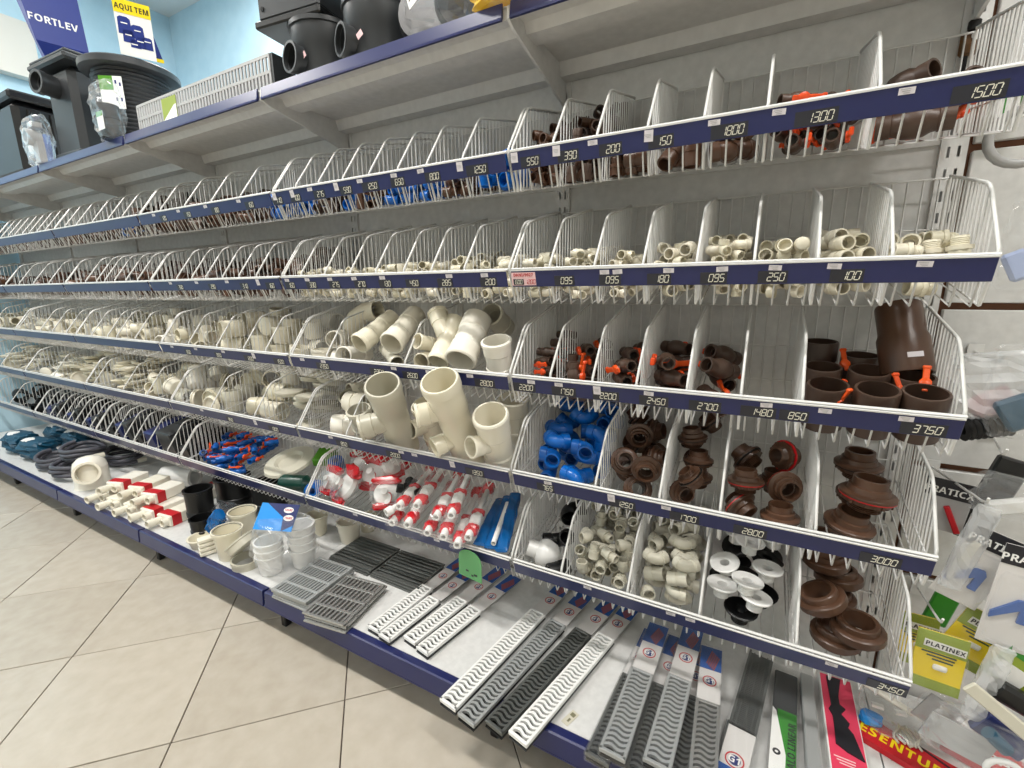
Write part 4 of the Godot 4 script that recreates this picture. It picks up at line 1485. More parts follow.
	cbox(s, Vector3.ZERO, Vector3(0.09, 0.04, 0.10), 0.004)
	solo("green_pack", finish(s), mat("green"), Vector3(-1.165, y0 + 0.15, -0.245), Basis(Vector3.UP, 0.5) * Basis(Vector3.RIGHT, 0.3), "bright green carton lying at the back beside the pale lid", "package")
	t = thing("spray_bottle", "dark green bottle with blue cap lying in the lowest row", "bottle", Vector3(-1.20, y0 + 0.062, -0.10))
	t.basis = Basis(Vector3.UP, 0.35) * Basis(Vector3.BACK, -PI / 2)
	s = begin()
	lathe(s, [Vector2(0, -0.07), Vector2(0.036, -0.07), Vector2(0.04, -0.06), Vector2(0.04, 0.05), Vector2(0.018, 0.075), Vector2(0.016, 0.085)], 20)
	part(t, "bottle_body", finish(s), mat("bottle_green"))
	s = begin()
	lathe(s, [Vector2(0.016, 0.085), Vector2(0.022, 0.085), Vector2(0.022, 0.12), Vector2(0, 0.12)], 16)
	part(t, "bottle_cap", finish(s), mat("blue_1"))
	for q in [[-1.06, 0.062, -0.09, 1.3, "standing by the second bay"], [-1.06, 0.135, -0.22, 0.4, "lying behind the other roll"]]:
		s = begin()
		lathe(s, [Vector2(0.015, -0.03), Vector2(0.036, -0.03), Vector2(0.038, -0.02), Vector2(0.038, 0.02), Vector2(0.036, 0.03), Vector2(0.015, 0.03), Vector2(0.015, -0.03)], 20)
		solo("tape_roll", finish(s), mat("blue_1"), Vector3(q[0], y0 + q[1], q[2]), Basis(Vector3.UP, 0.5) * Basis(Vector3.RIGHT, q[3]), "bright blue roll %s in the lowest row" % q[4], "roll", "blue rolls")
	# fourth and fifth bay, lowest row: flat dark packs on edge in the narrow bins
	for key in ["3_4", "4_4"]:
		var bay := int(key.substr(0, 1))
		var ed: Array = EDGES[key]
		for c in range(ed.size() - 1):
			var x: float = -bay + (ed[c] + ed[c + 1]) / 2
			var w: float = ed[c + 1] - ed[c] - 0.03
			s = begin()
			var hh := 0.10 + 0.03 * ((c * 7) % 3)
			cbox(s, Vector3(0, hh / 2, 0), Vector3(w * 0.8, hh, 0.24), 0.006)
			box(s, Vector3(0, hh + 0.004, -0.04), Vector3(w * 0.5, 0.008, 0.12))
			solo("dark_pack", finish(s), mat(["black_1", "card_navy", "charcoal"][(c + bay) % 3]), Vector3(x, y0 + 0.042, -0.19), Basis(Vector3.RIGHT, 0.235), "flat dark pack in %s" % place_name(key, c), "package", "dark packs in the narrow bins")


# ------------------------------------------------------------------ goods on the base deck

func m_wave_grille(w: float, n: int, pitch: float) -> ArrayMesh:
	# side rails and S-shaped bars across; lies in xz, front end at z = 0, runs to -z
	var s := begin()
	var len := n * pitch + 0.012
	for sx in [-1.0, 1.0]:
		cbox(s, Vector3(sx * (w / 2 - 0.004), 0, -len / 2), Vector3(0.008, 0.012, len), 0.0015)
	for zz in [-0.004, -len + 0.004]:
		cbox(s, Vector3(0, 0, zz), Vector3(w, 0.012, 0.009), 0.0015)
	s.set_smooth_group(-1)
	for i in range(1, n):
		var z0 := -0.006 - i * pitch
		var last := []
		for k in range(7):
			var t := k / 6.0
			var x := (t - 0.5) * (w - 0.014)
			var z := z0 + sin((t - 0.5) * TAU) * pitch * 0.34 - (t - 0.5) * pitch * 0.5
			var hw := pitch * 0.26
			var cur := [Vector3(x, 0.0045, z - hw), Vector3(x, 0.0045, z + hw), Vector3(x, -0.004, z + hw), Vector3(x, -0.004, z - hw)]
			if last:
				quad(s, last[0], cur[0], cur[1], last[1], Vector3.UP)
				quad(s, last[1], cur[1], cur[2], last[2], Vector3.BACK)
				quad(s, last[3], cur[3], cur[0], last[0], Vector3.FORWARD)
			last = cur
	return finish(s)


func m_bar_grille(w: float, l: float, rows: int, cols: int, bar_w: float) -> ArrayMesh:
	# flat grating: border, cross rails, and slots between small bars
	var s := begin()
	for sx in [-1.0, 1.0]:
		cbox(s, Vector3(sx * (w / 2 - 0.005), 0, 0), Vector3(0.010, 0.006, l), 0.001)
	for r in range(rows + 1):
		cbox(s, Vector3(0, 0.0004, -l / 2 + l * r / rows + (0.005 if r == 0 else -0.005 if r == rows else 0.0)), Vector3(w, 0.0068, 0.011), 0.001)
	for r in rows:
		for c in range(1, cols):
			box(s, Vector3(-w / 2 + w * c / cols, -0.0004, -l / 2 + l * (r + 0.5) / rows), Vector3(w / cols * bar_w, 0.005, l / rows))
	return finish(s)


func emblem(parent: Node, at: Vector3, r: float, ring: String) -> void:
	var s := begin()
	lathe(s, [Vector2(0.86 * r, 0), Vector2(r, 0), Vector2(r, 0.0008), Vector2(0.86 * r, 0.0008), Vector2(0.86 * r, 0)], 24)
	part(parent, "emblem_ring", finish(s), mat(ring), at)
	s = begin()
	lathe(s, [Vector2(0, 0), Vector2(0.62 * r, 0), Vector2(0.62 * r, 0.0008), Vector2(0, 0.0008)], 20)
	part(parent, "emblem_disc", finish(s), mat("ink_blue"), at)
	part(parent, "emblem_letters", text_mesh("G1", r * 0.8, 0.0006), mat("paper_white"), at + Vector3(0, 0.0013, 0), Basis(Vector3.RIGHT, -PI / 2))


var grille_cache := {}


# a floor grille on a channel coloured dark as shade for its slots, with a printed card at one end, all in a clear sleeve; front end at a, far end of the grille at b
func grille_pack(called: String, a: Vector3, b: Vector3, w: float, metal: String, label: String, group: String, card := 0.2, flip := false, sleeve := true, under := true) -> void:
	var len := a.distance_to(b)
	var t := thing(called, label, "floor grille", a, group)
	t.basis = aim(a, b)
	var pitch := 0.0152
	var n := int(round((len - 0.012) / pitch))
	var key := "%.3f_%d" % [w, n]
	if not grille_cache.has(key):
		grille_cache[key] = m_wave_grille(w, n, pitch)
	var g0 := -card if flip else 0.0
	part(t, "wave_grille", grille_cache[key], mat(metal), Vector3(0, 0.018, g0))
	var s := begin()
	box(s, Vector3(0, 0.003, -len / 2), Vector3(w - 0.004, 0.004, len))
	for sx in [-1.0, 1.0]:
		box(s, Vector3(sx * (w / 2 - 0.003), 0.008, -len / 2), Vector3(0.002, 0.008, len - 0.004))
	part(t, "slot_shade_channel", finish(s), mat("slot_black" if metal != "white_plastic" else "charcoal"), Vector3(0, 0, g0))  # dark tray colour stands in for the shade inside the slots
	if card > 0.0:
		var z0 := 0.0 if flip else -len - 0.002
		var sg := -1.0
		s = begin()
		box(s, Vector3(0, 0.0165, z0 - card / 2), Vector3(w - 0.003, 0.0012, card))
		var c := part(t, "printed_card", finish(s), mat("beige_card"))
		var near := z0 - (0.62 if flip else 0.38) * card
		var blue_z := z0 - (0.22 if flip else 0.79) * card
		emblem(c, Vector3(0, 0.0172, near), w * 0.30, "ink_red")
		part(c, "blue_panel", slab(Vector3.ZERO, Vector3(w - 0.003, 0.0008, card * 0.42)), mat("card_blue"), Vector3(0, 0.0176, blue_z))
		s = begin()
		for i in 5:
			box(s, Vector3(-0.012 + i * 0.006, 0, 0.004 * i), Vector3(0.0035, 0.0008, card * 0.26))
		part(c, "printed_picture", finish(s), mat("copper"), Vector3(w * 0.12, 0.0184, blue_z), Basis(Vector3.UP, -0.25))
	if sleeve:
		s = begin()
		var full := len + card
		box(s, Vector3(0, 0.0135, -full / 2), Vector3(w + 0.004, 0.027, full + 0.006))
		part(t, "clear_sleeve", finish(s), mat("sleeve"))


func _deck_goods() -> void:
	var y := DECK_Y + 0.0005
	var v := func(x: float, z: float, up := 0.0) -> Vector3: return Vector3(x, y + up, z)
	var g := "floor grille packs on the base deck"
	# two pairs of short white grilles
	var ds := [[-0.448, 0.192, -0.424, -0.072], [-0.386, 0.203, -0.356, -0.040], [-0.303, 0.172, -0.262, -0.082], [-0.236, 0.188, -0.190, -0.058]]
	var dn := ["beside the stacked metal gratings", "second from the stacked metal gratings", "third from the stacked metal gratings", "in the pair away from the metal gratings"]
	for i in 4:
		var q: Array = ds[i]
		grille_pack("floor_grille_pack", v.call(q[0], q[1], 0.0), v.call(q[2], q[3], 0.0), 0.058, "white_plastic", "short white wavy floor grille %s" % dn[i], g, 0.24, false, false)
	# four long ones overhanging the lip
	var hs := [[-0.043, 0.311, 0.022, -0.155], [0.028, 0.325, 0.106, -0.131], [0.105, 0.308, 0.199, -0.142], [0.176, 0.306, 0.274, -0.156]]
	var hn := ["long white wavy grille beside the long green-grey metal grille", "long metal wavy grille between the white grille and its twin", "long metal wavy grille touching the outer white grille", "long white wavy grille beside the clear sticker on the deck"]
	var hm := ["white_plastic", "cast_metal", "dark_metal", "white_plastic"]
	for i in 4:
		var q: Array = hs[i]
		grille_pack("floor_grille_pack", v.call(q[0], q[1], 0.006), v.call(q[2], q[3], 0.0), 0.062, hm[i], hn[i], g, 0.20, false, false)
	# grey ones in clear sleeves, stacked in two layers
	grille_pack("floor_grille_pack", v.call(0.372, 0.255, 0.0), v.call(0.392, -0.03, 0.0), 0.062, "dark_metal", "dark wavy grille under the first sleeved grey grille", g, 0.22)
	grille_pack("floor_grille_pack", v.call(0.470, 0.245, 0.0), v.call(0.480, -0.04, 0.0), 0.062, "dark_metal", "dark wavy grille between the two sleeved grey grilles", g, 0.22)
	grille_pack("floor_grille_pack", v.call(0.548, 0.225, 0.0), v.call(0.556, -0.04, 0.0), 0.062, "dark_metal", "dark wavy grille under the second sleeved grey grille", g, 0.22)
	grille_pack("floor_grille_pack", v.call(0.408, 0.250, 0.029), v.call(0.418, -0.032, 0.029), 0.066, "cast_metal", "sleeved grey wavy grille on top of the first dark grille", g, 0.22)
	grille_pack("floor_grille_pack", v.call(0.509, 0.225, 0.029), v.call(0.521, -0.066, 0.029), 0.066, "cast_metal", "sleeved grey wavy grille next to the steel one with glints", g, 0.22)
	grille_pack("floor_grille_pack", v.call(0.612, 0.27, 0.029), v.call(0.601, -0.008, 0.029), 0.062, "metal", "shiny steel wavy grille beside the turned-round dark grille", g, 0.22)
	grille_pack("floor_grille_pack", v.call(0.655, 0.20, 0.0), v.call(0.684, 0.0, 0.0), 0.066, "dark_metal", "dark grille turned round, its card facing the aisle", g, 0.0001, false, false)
	_turned_pack(v.call(0.664, 0.17, 0.022), v.call(0.733, -0.295, 0.022), 0.066)
	# dark roll-up mat with a green label
	var a: Vector3 = v.call(0.774, 0.10, 0.0)
	var b: Vector3 = v.call(0.799, -0.26, 0.0)
	var t := thing("linear_drain_pack", "dark linear drain in clear box with green label", "floor grille", a)
	t.basis = aim(a, b)
	var len := a.distance_to(b)
	var s := begin()
	cbox(s, Vector3(0, 0.012, -len / 2), Vector3(0.058, 0.022, len), 0.003)
	part(t, "drain_body", finish(s), mat("charcoal"))
	part(t, "green_label", slab(Vector3(0.006, 0.0244, -0.11), Vector3(0.044, 0.001, 0.2)), mat("card_green"))
	s = begin()
	prism(s, [Vector2(-0.029, -0.21), Vector2(-0.02, -0.20), Vector2(0.006, -0.07), Vector2(0.006, 0.0), Vector2(-0.029, 0.0)], 0.0, 0.0008, Basis(Vector3(1, 0, 0), Vector3(0, 0, 1), Vector3(0, 1, 0)), Vector3(0, 0.0252, 0))
	part(t, "white_panel", finish(s), mat("paper_white"))
	part(t, "label_lettering", text_mesh("RALO LINEAR", 0.017, 0.0006), mat("ink_dark"), Vector3(0.018, 0.0258, -0.10), Basis(Vector3.UP, PI / 2) * Basis(Vector3.RIGHT, -PI / 2))
	s = begin()
	lathe(s, [Vector2(0.004, 0), Vector2(0.009, 0), Vector2(0.009, 0.0008), Vector2(0.004, 0.0008), Vector2(0.004, 0)], 14)
	part(t, "label_mark", finish(s), mat("ink_dark"), Vector3(-0.014, 0.0262, -0.07))
	s = begin()
	box(s, Vector3(0, 0.0172, -len / 2), Vector3(0.068, 0.033, len + 0.02))
	part(t, "clear_box", finish(s), mat("sleeve"))
	# long grey carton edge, then the pink blister card
	s = begin()
	cbox(s, Vector3(0, 0.0175, -0.19), Vector3(0.032, 0.035, 0.40), 0.003)
	solo("steel_profile", finish(s), mat("cast_metal"), v.call(0.842, 0.12, 0.0), Basis(Vector3.UP, -0.02), "grey steel profile lying between the linear drain and pink card", "profile")
	t = thing("pink_blister_card", "pink card with black trimmer blade shape, white edges", "package", v.call(0.918, 0.03, 0.0))
	t.basis = aim(Vector3(0.918, 0, 0.03), Vector3(0.922, 0, -0.24))
	s = begin()
	cbox(s, Vector3(0, 0.015, -0.165), Vector3(0.080, 0.03, 0.33), 0.002)
	part(t, "white_carton", finish(s), mat("paper_white"))
	part(t, "pink_face", slab(Vector3(0, 0.0305, -0.165), Vector3(0.074, 0.001, 0.326)), mat("card_pink"))
	s = begin()
	var flat := Basis(Vector3(1, 0, 0), Vector3(0, 0, -1), Vector3(0, 1, 0))
	prism(s, [Vector2(-0.022, 0.088), Vector2(0.0, 0.074), Vector2(0.034, 0.064), Vector2(0.020, 0.135), Vector2(0.010, 0.150), Vector2(0.016, 0.166), Vector2(-0.001, 0.190), Vector2(0.012, 0.212), Vector2(0.0, 0.222), Vector2(0.0, 0.25), Vector2(0.012, 0.32), Vector2(-0.022, 0.32), Vector2(-0.020, 0.212), Vector2(-0.027, 0.196), Vector2(-0.020, 0.176), Vector2(-0.020, 0.15)], 0.0, 0.004, flat, Vector3(0, 0.031, 0))
	part(t, "blade_shape", finish(s), mat("ink_dark"))
	s = begin()
	for i in 3:
		box(s, Vector3(-0.008 + 0.002 * i, 0.0316, -0.052 + 0.008 * i), Vector3(0.044 - 0.006 * i, 0.0006, 0.003))
	part(t, "card_print", finish(s), mat("paper_pink"))
	# stacked metal gratings
	_grating_stack(-0.845, 0.112, 0.19, 0.235, 0.06, 4, 13, 5, "cast_metal", "pale cast metal grating, %s of the stack beside the bagged cups")
	_grating_stack(-0.642, 0.130, 0.185, 0.235, 0.13, 4, 10, 4, "metal", "shiny metal grating, %s of the stack beside the white grilles")
	for i in 2:
		for j in 3:
			s = begin()
			var gx: float = [-0.825, -0.575][i]
			var rib := m_bar_grille(0.24, 0.18, 2, 1, 0.5)
			var tt := thing("long_bar_grating", "dark long-bar grating, %s, stack %s" % [["bottom one", "middle one", "top one"][j], ["behind the pale gratings", "behind the shiny gratings"][i]], "grating", v.call(gx + 0.004 * j, -0.125 - 0.004 * j, 0.004 + j * 0.0085), "dark gratings at the back of the deck")
			tt.basis = Basis(Vector3.UP, 0.02 * (j - 1))
			part(tt, "grating_frame", rib, mat("dark_metal"))
			for k in 9:
				var ss := begin()
				cbox(ss, Vector3(0, 0.001, -0.08 + k * 0.02), Vector3(0.222, 0.006, 0.008), 0.001)
				part(tt, "grating_bar", finish(ss), mat("dark_metal"))
	# clear price sticker on the deck
	s = begin()
	box(s, Vector3.ZERO, Vector3(0.022, 0.0008, 0.05))
	t = thing("deck_sticker", "small worn clear sticker stuck on the white deck", "sticker", v.call(0.268, 0.165, 0.0006))
	t.basis = Basis(Vector3.UP, -0.35)
	part(t, "sticker_film", finish(s), mat("bone_1"))
	s = begin()
	box(s, Vector3(0.0, 0.0008, -0.012), Vector3(0.013, 0.0004, 0.012))
	box(s, Vector3(0.002, 0.0008, 0.008), Vector3(0.006, 0.0004, 0.012))
	part(t, "sticker_print", finish(s), mat("olive_card"))
	_far_deck(v)


func _turned_pack(a: Vector3, b: Vector3, w: float) -> void:
	var t := thing("slotted_drain_pack", "dark fine-slotted drain with round-emblem card at its front end", "floor grille", a)
	t.basis = aim(a, b)
	var len := a.distance_to(b)
	var s := begin()
	box(s, Vector3(0, 0.002, -len * 0.67), Vector3(w, 0.003, len * 0.64))
	part(t, "drain_tray", finish(s), mat("black_rubber"))
	s = begin()
	var n := 44
	for i in n:
		box(s, Vector3(0, 0.009, -len * 0.36 - len * 0.62 * i / n), Vector3(w - 0.006, 0.006, 0.0032))
	for x in [-0.018, 0.0, 0.018]:
		box(s, Vector3(x, 0.0088, -len * 0.67), Vector3(0.003, 0.0064, len * 0.62))
	for x in [-w / 2 + 0.003, w / 2 - 0.003]:
		box(s, Vector3(x, 0.008, -len * 0.67), Vector3(0.006, 0.012, len * 0.64))
	part(t, "slotted_top", finish(s), mat("dark_metal"))
	s = begin()
	box(s, Vector3(0, 0.008, -len * 0.12), Vector3(w - 0.002, 0.0012, len * 0.44))
	var c := part(t, "printed_card", finish(s), mat("beige_card"))
	emblem(c, Vector3(0, 0.009, -len * 0.135), w * 0.33, "ink_red")
	part(c, "blue_panel", slab(Vector3.ZERO, Vector3(w - 0.002, 0.0008, len * 0.17)), mat("card_blue"), Vector3(0, 0.0092, len * 0.0))
	part(c, "red_patch", slab(Vector3.ZERO, Vector3(0.022, 0.0008, 0.03)), mat("red_plastic"), Vector3(-0.01, 0.01, len * 0.01))
	s = begin()
	box(s, Vector3(0, 0.008, -len * 0.45), Vector3(w + 0.012, 0.022, len * 1.14))
	part(t, "clear_sleeve", finish(s), mat("sleeve"))


func _grating_stack(x: float, z: float, w: float, l: float, turn: float, rows: int, cols: int, n: int, paint_name: String, label: String) -> void:
	var m := m_bar_grille(w, l, rows, cols, 0.42)
	var words := ["lowest", "second", "third", "fourth", "fifth"]
	for i in n:
		var jig := Vector3(rng.randf_range(-0.005, 0.005), 0, rng.randf_range(-0.006, 0.006))
		var wd: String = "topmost" if i == n - 1 else words[i]
		solo("metal_grating", m, mat(paint_name), Vector3(x, DECK_Y + 0.005 + i * 0.0088, z) + jig, Basis(Vector3.UP, turn + rng.randf_range(-0.025, 0.025)), label % wd, "grating", "stacked metal gratings")


func _far_deck(v: Callable) -> void:
	var s := begin()
	# tall white funnels (gully cups)
	var cup := func(r: float, h: float) -> ArrayMesh:
		var q := begin()
		lathe(q, [Vector2(0, 0), Vector2(0.74 * r, 0), Vector2(0.76 * r, 0.02 * h), Vector2(0.95 * r, 0.90 * h), Vector2(1.04 * r, 0.91 * h), Vector2(1.05 * r, h), Vector2(0.9 * r, h), Vector2(0.72 * r, 0.04 * h), Vector2(0, 0.04 * h)], 24)
		return finish(q)
	var seal := func(r: float, h: float) -> ArrayMesh:
		var q := begin()
		lathe(q, [Vector2(0.88 * r, h * 0.97), Vector2(0.92 * r, h * 1.003), Vector2(0.955 * r, h * 1.003), Vector2(0.95 * r, h * 0.97)], 24)
		return finish(q)
	var spots := [[-1.365, 0.145, 0.060, 0.135, 0.0, "with dark seal, beside the leaning grey lid", true], [-1.455, 0.02, 0.060, 0.145, 0.0, "with dark seal, behind the other sealed cup", true], [-1.575, 0.155, 0.055, 0.045, 0.0, "low and wide, beside the small black pot", false], [-1.18, -0.17, 0.055, 0.10, 0.0, "below the basket, behind the bagged cups", false], [-0.99, -0.20, 0.055, 0.10, 0.0, "at the back by the dark gratings", false], [-0.985, -0.31, 0.045, 0.08, 0.0, "smallest, behind the cup by the dark gratings", false]]
	for q in spots:
		var p := Vector3(q[0], DECK_Y + 0.0005, q[1])
		var t := thing("gully_cup", "ivory tapered plastic cup %s" % q[5], "cup", p, "ivory gully cups on the deck")
		part(t, "cup_body", cup.call(q[2], q[3]), tone_of("white_pvc"))
		if q[6]:
			part(t, "rubber_seal", seal.call(q[2], q[3]), mat("black_rubber"))
	# leaning grey lid
	s = begin()
	lathe(s, [Vector2(0, 0), Vector2(0.058, 0), Vector2(0.062, 0.004), Vector2(0.062, 0.03), Vector2(0.066, 0.032), Vector2(0.066, 0.038), Vector2(0.056, 0.038), Vector2(0.056, 0.006), Vector2(0, 0.006)], 26)
	solo("grey_drain_cover", finish(s), mat("bone_1"), Vector3(-1.232, DECK_Y + 0.088, 0.150), Basis(Vector3.UP, 0.25) * Basis(Vector3.BACK, 0.75), "pale grey round cover leaning against the ivory cup with dark seal", "cover")
	s = begin()
	run(s, Vector3(0, 0.0, 0), Vector3(0, 0.034, 0), [[0, 1], [0.6, 1], [0.62, 1.05], [1, 1.05]], 0.058, 0.08, 26)
	solo("grey_collar", finish(s), mat("bone_0"), Vector3(-1.235, DECK_Y + 0.0005, 0.150), Basis(), "pale grey collar ring under the leaning round cover", "ring")
	# bag of cups with a blue header card
	var c := Vector3(-1.065, DECK_Y + 0.0005, 0.10)
	var t := thing("bagged_cups", "milky bag of white cups with blue header card", "package", c)
	for q in [[-0.03, 0.0, 0.03], [-0.03, 0.03, 0.03], [-0.03, 0.06, 0.03], [0.05, 0.0, -0.07], [0.05, 0.035, -0.07], [0.05, 0.07, -0.07], [0.05, 0.105, -0.07]]:
		part(t, "bagged_cup", cup.call(0.055, 0.085), mat("white_plastic"), Vector3(q[0], 0.002 + q[1], q[2]))
	part(t, "bag_film", m_bag(0.25, 0.25, 0.22, 7, 0.2, 22, 16), mat("clear_bag"), Vector3(0.01, 0.128, -0.02))
	var hd := part(t, "header_card", slab(Vector3.ZERO, Vector3(0.17, 0.11, 0.002)), mat("sky_card"), Vector3(0.02, 0.255, 0.01), Basis(Vector3.UP, 0.35) * Basis(Vector3.RIGHT, -0.75))
	s = begin()
	prism(s, [Vector2(0.085, -0.03), Vector2(0.085, 0.055), Vector2(-0.06, 0.055), Vector2(0.03, 0.0), Vector2(0.04, -0.055)], 0.001, 0.0018)
	part(hd, "navy_panel", finish(s), mat("card_navy"))
	for q in [[0.045, 0.03], [0.055, -0.002]]:
		s = begin()
		lathe(s, [Vector2(0, 0), Vector2(0.022, 0), Vector2(0.022, 0.0006), Vector2(0, 0.0006)], 18, Transform3D(Basis(Vector3.RIGHT, PI / 2).scaled(Vector3(1.0, 0.55, 1.0)), Vector3(q[0], q[1], 0.002)))
		part(hd, "printed_oval", finish(s), mat("paper_white"))
		part(hd, "oval_lettering", text_mesh("TIGRE", 0.009, 0.0005), mat("ink_red"), Vector3(q[0], q[1], 0.0032))
	# blue bag of white strips
	c = Vector3(-1.47, DECK_Y + 0.0005, 0.15)
	t = thing("bagged_strips", "clear and blue bag of stacked white strips beside the cups", "package", c)
	for i in 4:
		s = begin()
		cbox(s, Vector3(0, 0.012 + i * 0.021, 0), Vector3(0.04, 0.018, 0.09), 0.004)
		part(t, "white_strip", finish(s), mat("white_pvc_1"), Vector3(0.0, 0, 0.02), Basis(Vector3.UP, -0.3))
	part(t, "blue_film", m_bag(0.07, 0.15, 0.06, 23, 0.4), mat("blue_film"), Vector3(-0.045, 0.11, -0.04), Basis(Vector3.BACK, -0.7))
	# black buckets
	var bk := [[-1.775, 0.045, 0.062, 0.20, "tall, standing before the other pots"], [-1.655, 0.105, 0.05, 0.10, "small, in front of the tall pot"], [-1.80, -0.14, 0.085, 0.19, "wide, under the basket behind the tall pot"], [-1.58, -0.20, 0.085, 0.18, "under the basket behind the crumpled bag"]]
	for q in bk:
		var p := Vector3(q[0], DECK_Y + 0.0005, q[1])
		s = begin()
		var r: float = q[2]
		var h: float = q[3]
		lathe(s, [Vector2(0, 0), Vector2(0.9 * r, 0), Vector2(0.94 * r, 0.3 * h), Vector2(r, 0.32 * h), Vector2(r, 0.42 * h), Vector2(0.95 * r, 0.44 * h), Vector2(0.98 * r, 0.93 * h), Vector2(1.06 * r, 0.94 * h), Vector2(1.06 * r, h), Vector2(0.92 * r, h), Vector2(0.86 * r, 0.04 * h), Vector2(0, 0.03 * h)], 24)
		solo("black_pot", finish(s), mat("black_1"), p, Basis(), "black ribbed round drain pot %s" % q[4], "pot", "black drain pots")
	solo("black_plastic_bag", m_bag(0.19, 0.09, 0.12, 31, 0.5, 20, 14), mat("smoke_bag"), Vector3(-1.655, DECK_Y + 0.055, -0.03), Basis(Vector3.UP, 0.1), "crumpled clear dark bag in front of the black pots", "bag")
	# toilet outlet elbow with wide mouth
	c = at_y(76, 490, DECK_Y)
	t = thing("toilet_outlet", "large ivory hooded outlet elbow with round opening on the deck", "pipe fitting", Vector3(-2.90, DECK_Y + 0.0005, 0.09))
	s = begin()
	run(s, Vector3(0, 0.001, 0), Vector3(0, 0.12, 0), [[0, 1.06], [0.1, 1.0], [1, 1.0]], 0.085, 0.08, 24)
	lathe(s, [Vector2(0.085, 0.12), Vector2(0.075, 0.155), Vector2(0.05, 0.18), Vector2(0, 0.19)], 24)
	part(t, "outlet_body", finish(s), mat("white_pvc_2"))
	s = begin()
	run(s, Vector3(0.055, 0.10, 0.03), Vector3(0.115, 0.12, 0.055), [[0, 1], [0.8, 1.0], [0.82, 1.1], [1, 1.1]], 0.06, 0.12, 24)
	part(t, "outlet_mouth", finish(s), mat("white_pvc_1"))
	# siphons in red-labelled cartons
	var words := ["topmost, beside the hooded outlet", "below the topmost one", "with flat white end, in the middle", "at the front, over the deck lip", "second row, by the black pot", "behind the others, under the basket", "leaning on the black pot", "lowest, in the middle of the row", "flat on the deck, next to the black pot"]
	var rows := [[-2.52, 0.05, 1, 0.35], [-2.60, 0.08, 0, 0.3], [-2.34, 0.02, 1, 0.3], [-2.43, 0.09, 0, 0.25], [-2.17, 0.03, 1, 0.25], [-2.10, -0.20, 0, 0.3], [-1.95, 0.06, 0, 0.12], [-2.26, 0.08, 0, 0.2], [-2.10, 0.07, 0, 0.1]]
	for i in rows.size():
		var q: Array = rows[i]
		var p := Vector3(q[0], DECK_Y + 0.0295 + 0.059 * q[2], q[1])
		t = thing("carton_siphon", "ivory siphon in red and white carton, %s" % words[i], "package", p, "boxed siphons on the deck")
		t.basis = Basis(Vector3.UP, q[3])
		s = begin()
		cbox(s, Vector3.ZERO, Vector3(0.10, 0.056, 0.17), 0.004)
		part(t, "carton", finish(s), tone_of("white_pvc"))
		part(t, "red_label", slab(Vector3(0, 0, 0.05 - 0.07 * (i % 2)), Vector3(0.1012, 0.0572, 0.045)), mat("card_red"))
		s = begin()
		run(s, Vector3(-0.024, 0, 0.08), Vector3(-0.03, 0, 0.145), [[0, 0.9], [0.5, 0.9], [0.52, 1], [1, 1]], 0.021, 0.2, 16)
		part(t, "siphon_neck", finish(s), mat("white_pvc_1"))
		s = begin()
		run(s, Vector3(0.026, 0, 0.08), Vector3(0.026, 0, 0.11), [[0, 1], [1, 1]], 0.02, 0.2, 16)
		part(t, "siphon_outlet", finish(s), mat("white_pvc_1"))
	# big white roll behind
	s = begin()
	run(s, Vector3(-0.1, 0, 0), Vector3(0.1, 0, 0), [[0, 1], [1, 1]], 0.06, 0.25, 24)
	solo("white_roll", finish(s), mat("white_plastic"), Vector3(-2.40, DECK_Y + 0.061, -0.16), Basis(Vector3.UP, 0.4), "white wrapped roll lying behind the boxed siphons", "roll")
	# grey corrugated drain hoses in coils
	var hose := [[-3.19, 0.08, 0.10, "lying by the hooded outlet"], [-3.23, 0.0, 0.105, "resting on the two flat coils"], [-3.49, 0.06, 0.10, "flat, beside the teal packs"], [-3.18, -0.20, 0.11, "under the basket at the back"]]
	for i in hose.size():
		var q: Array = hose[i]
		s = begin()
		var path := []
		for k in range(46):
			var w := TAU * k / 18.0
			var rr: float = q[2] * (1.0 + 0.06 * sin(k * 0.9 + i))
			path.append(Vector3(cos(w) * rr * 1.25, 0.016 + 0.0125 * k / 9.0 + 0.01 * sin(w * 2.0 + i), sin(w) * rr))
		rod(s, path, 0.013, 8)
		t = thing("drain_hose", "coiled dark grey drain hose %s" % q[3], "hose", Vector3(q[0], DECK_Y + (0.098 if i == 1 else 0.014), q[1]), "coiled drain hoses")
		part(t, "hose_coil", finish(s), mat("hose_grey"))
		s = begin()
		rod(s, [path[0], path[0] + Vector3(0.005, 0, -0.05)], 0.016, 10)
		part(t, "hose_cuff", finish(s), mat("white_pvc_1"))
	# teal bags
	for i in 4:
		var px: float = [-3.84, -4.16, -3.84, -4.16][i]
		var pz: float = [0.06, 0.06, -0.17, -0.17][i]
		t = thing("teal_pack", "teal plastic wrapped pack %s" % ["beside the hose coils", "with white print, in front", "lying behind, under the basket", "farthest along the deck"][i], "package", Vector3(px, DECK_Y + 0.076, pz), "teal packs on the deck")
		t.basis = Basis(Vector3.UP, 0.12 - 0.08 * i)
		part(t, "teal_wrap", m_bag(0.26, 0.14, 0.18, 60 + i, 0.3), mat("teal"))
		part(t, "white_print", m_bag(0.09, 0.03, 0.08, 64 + i, 0.5, 12, 6), mat("paper_white"), Vector3(-0.04, 0.058, 0.02))


# ------------------------------------------------------------------ goods on the top shelf

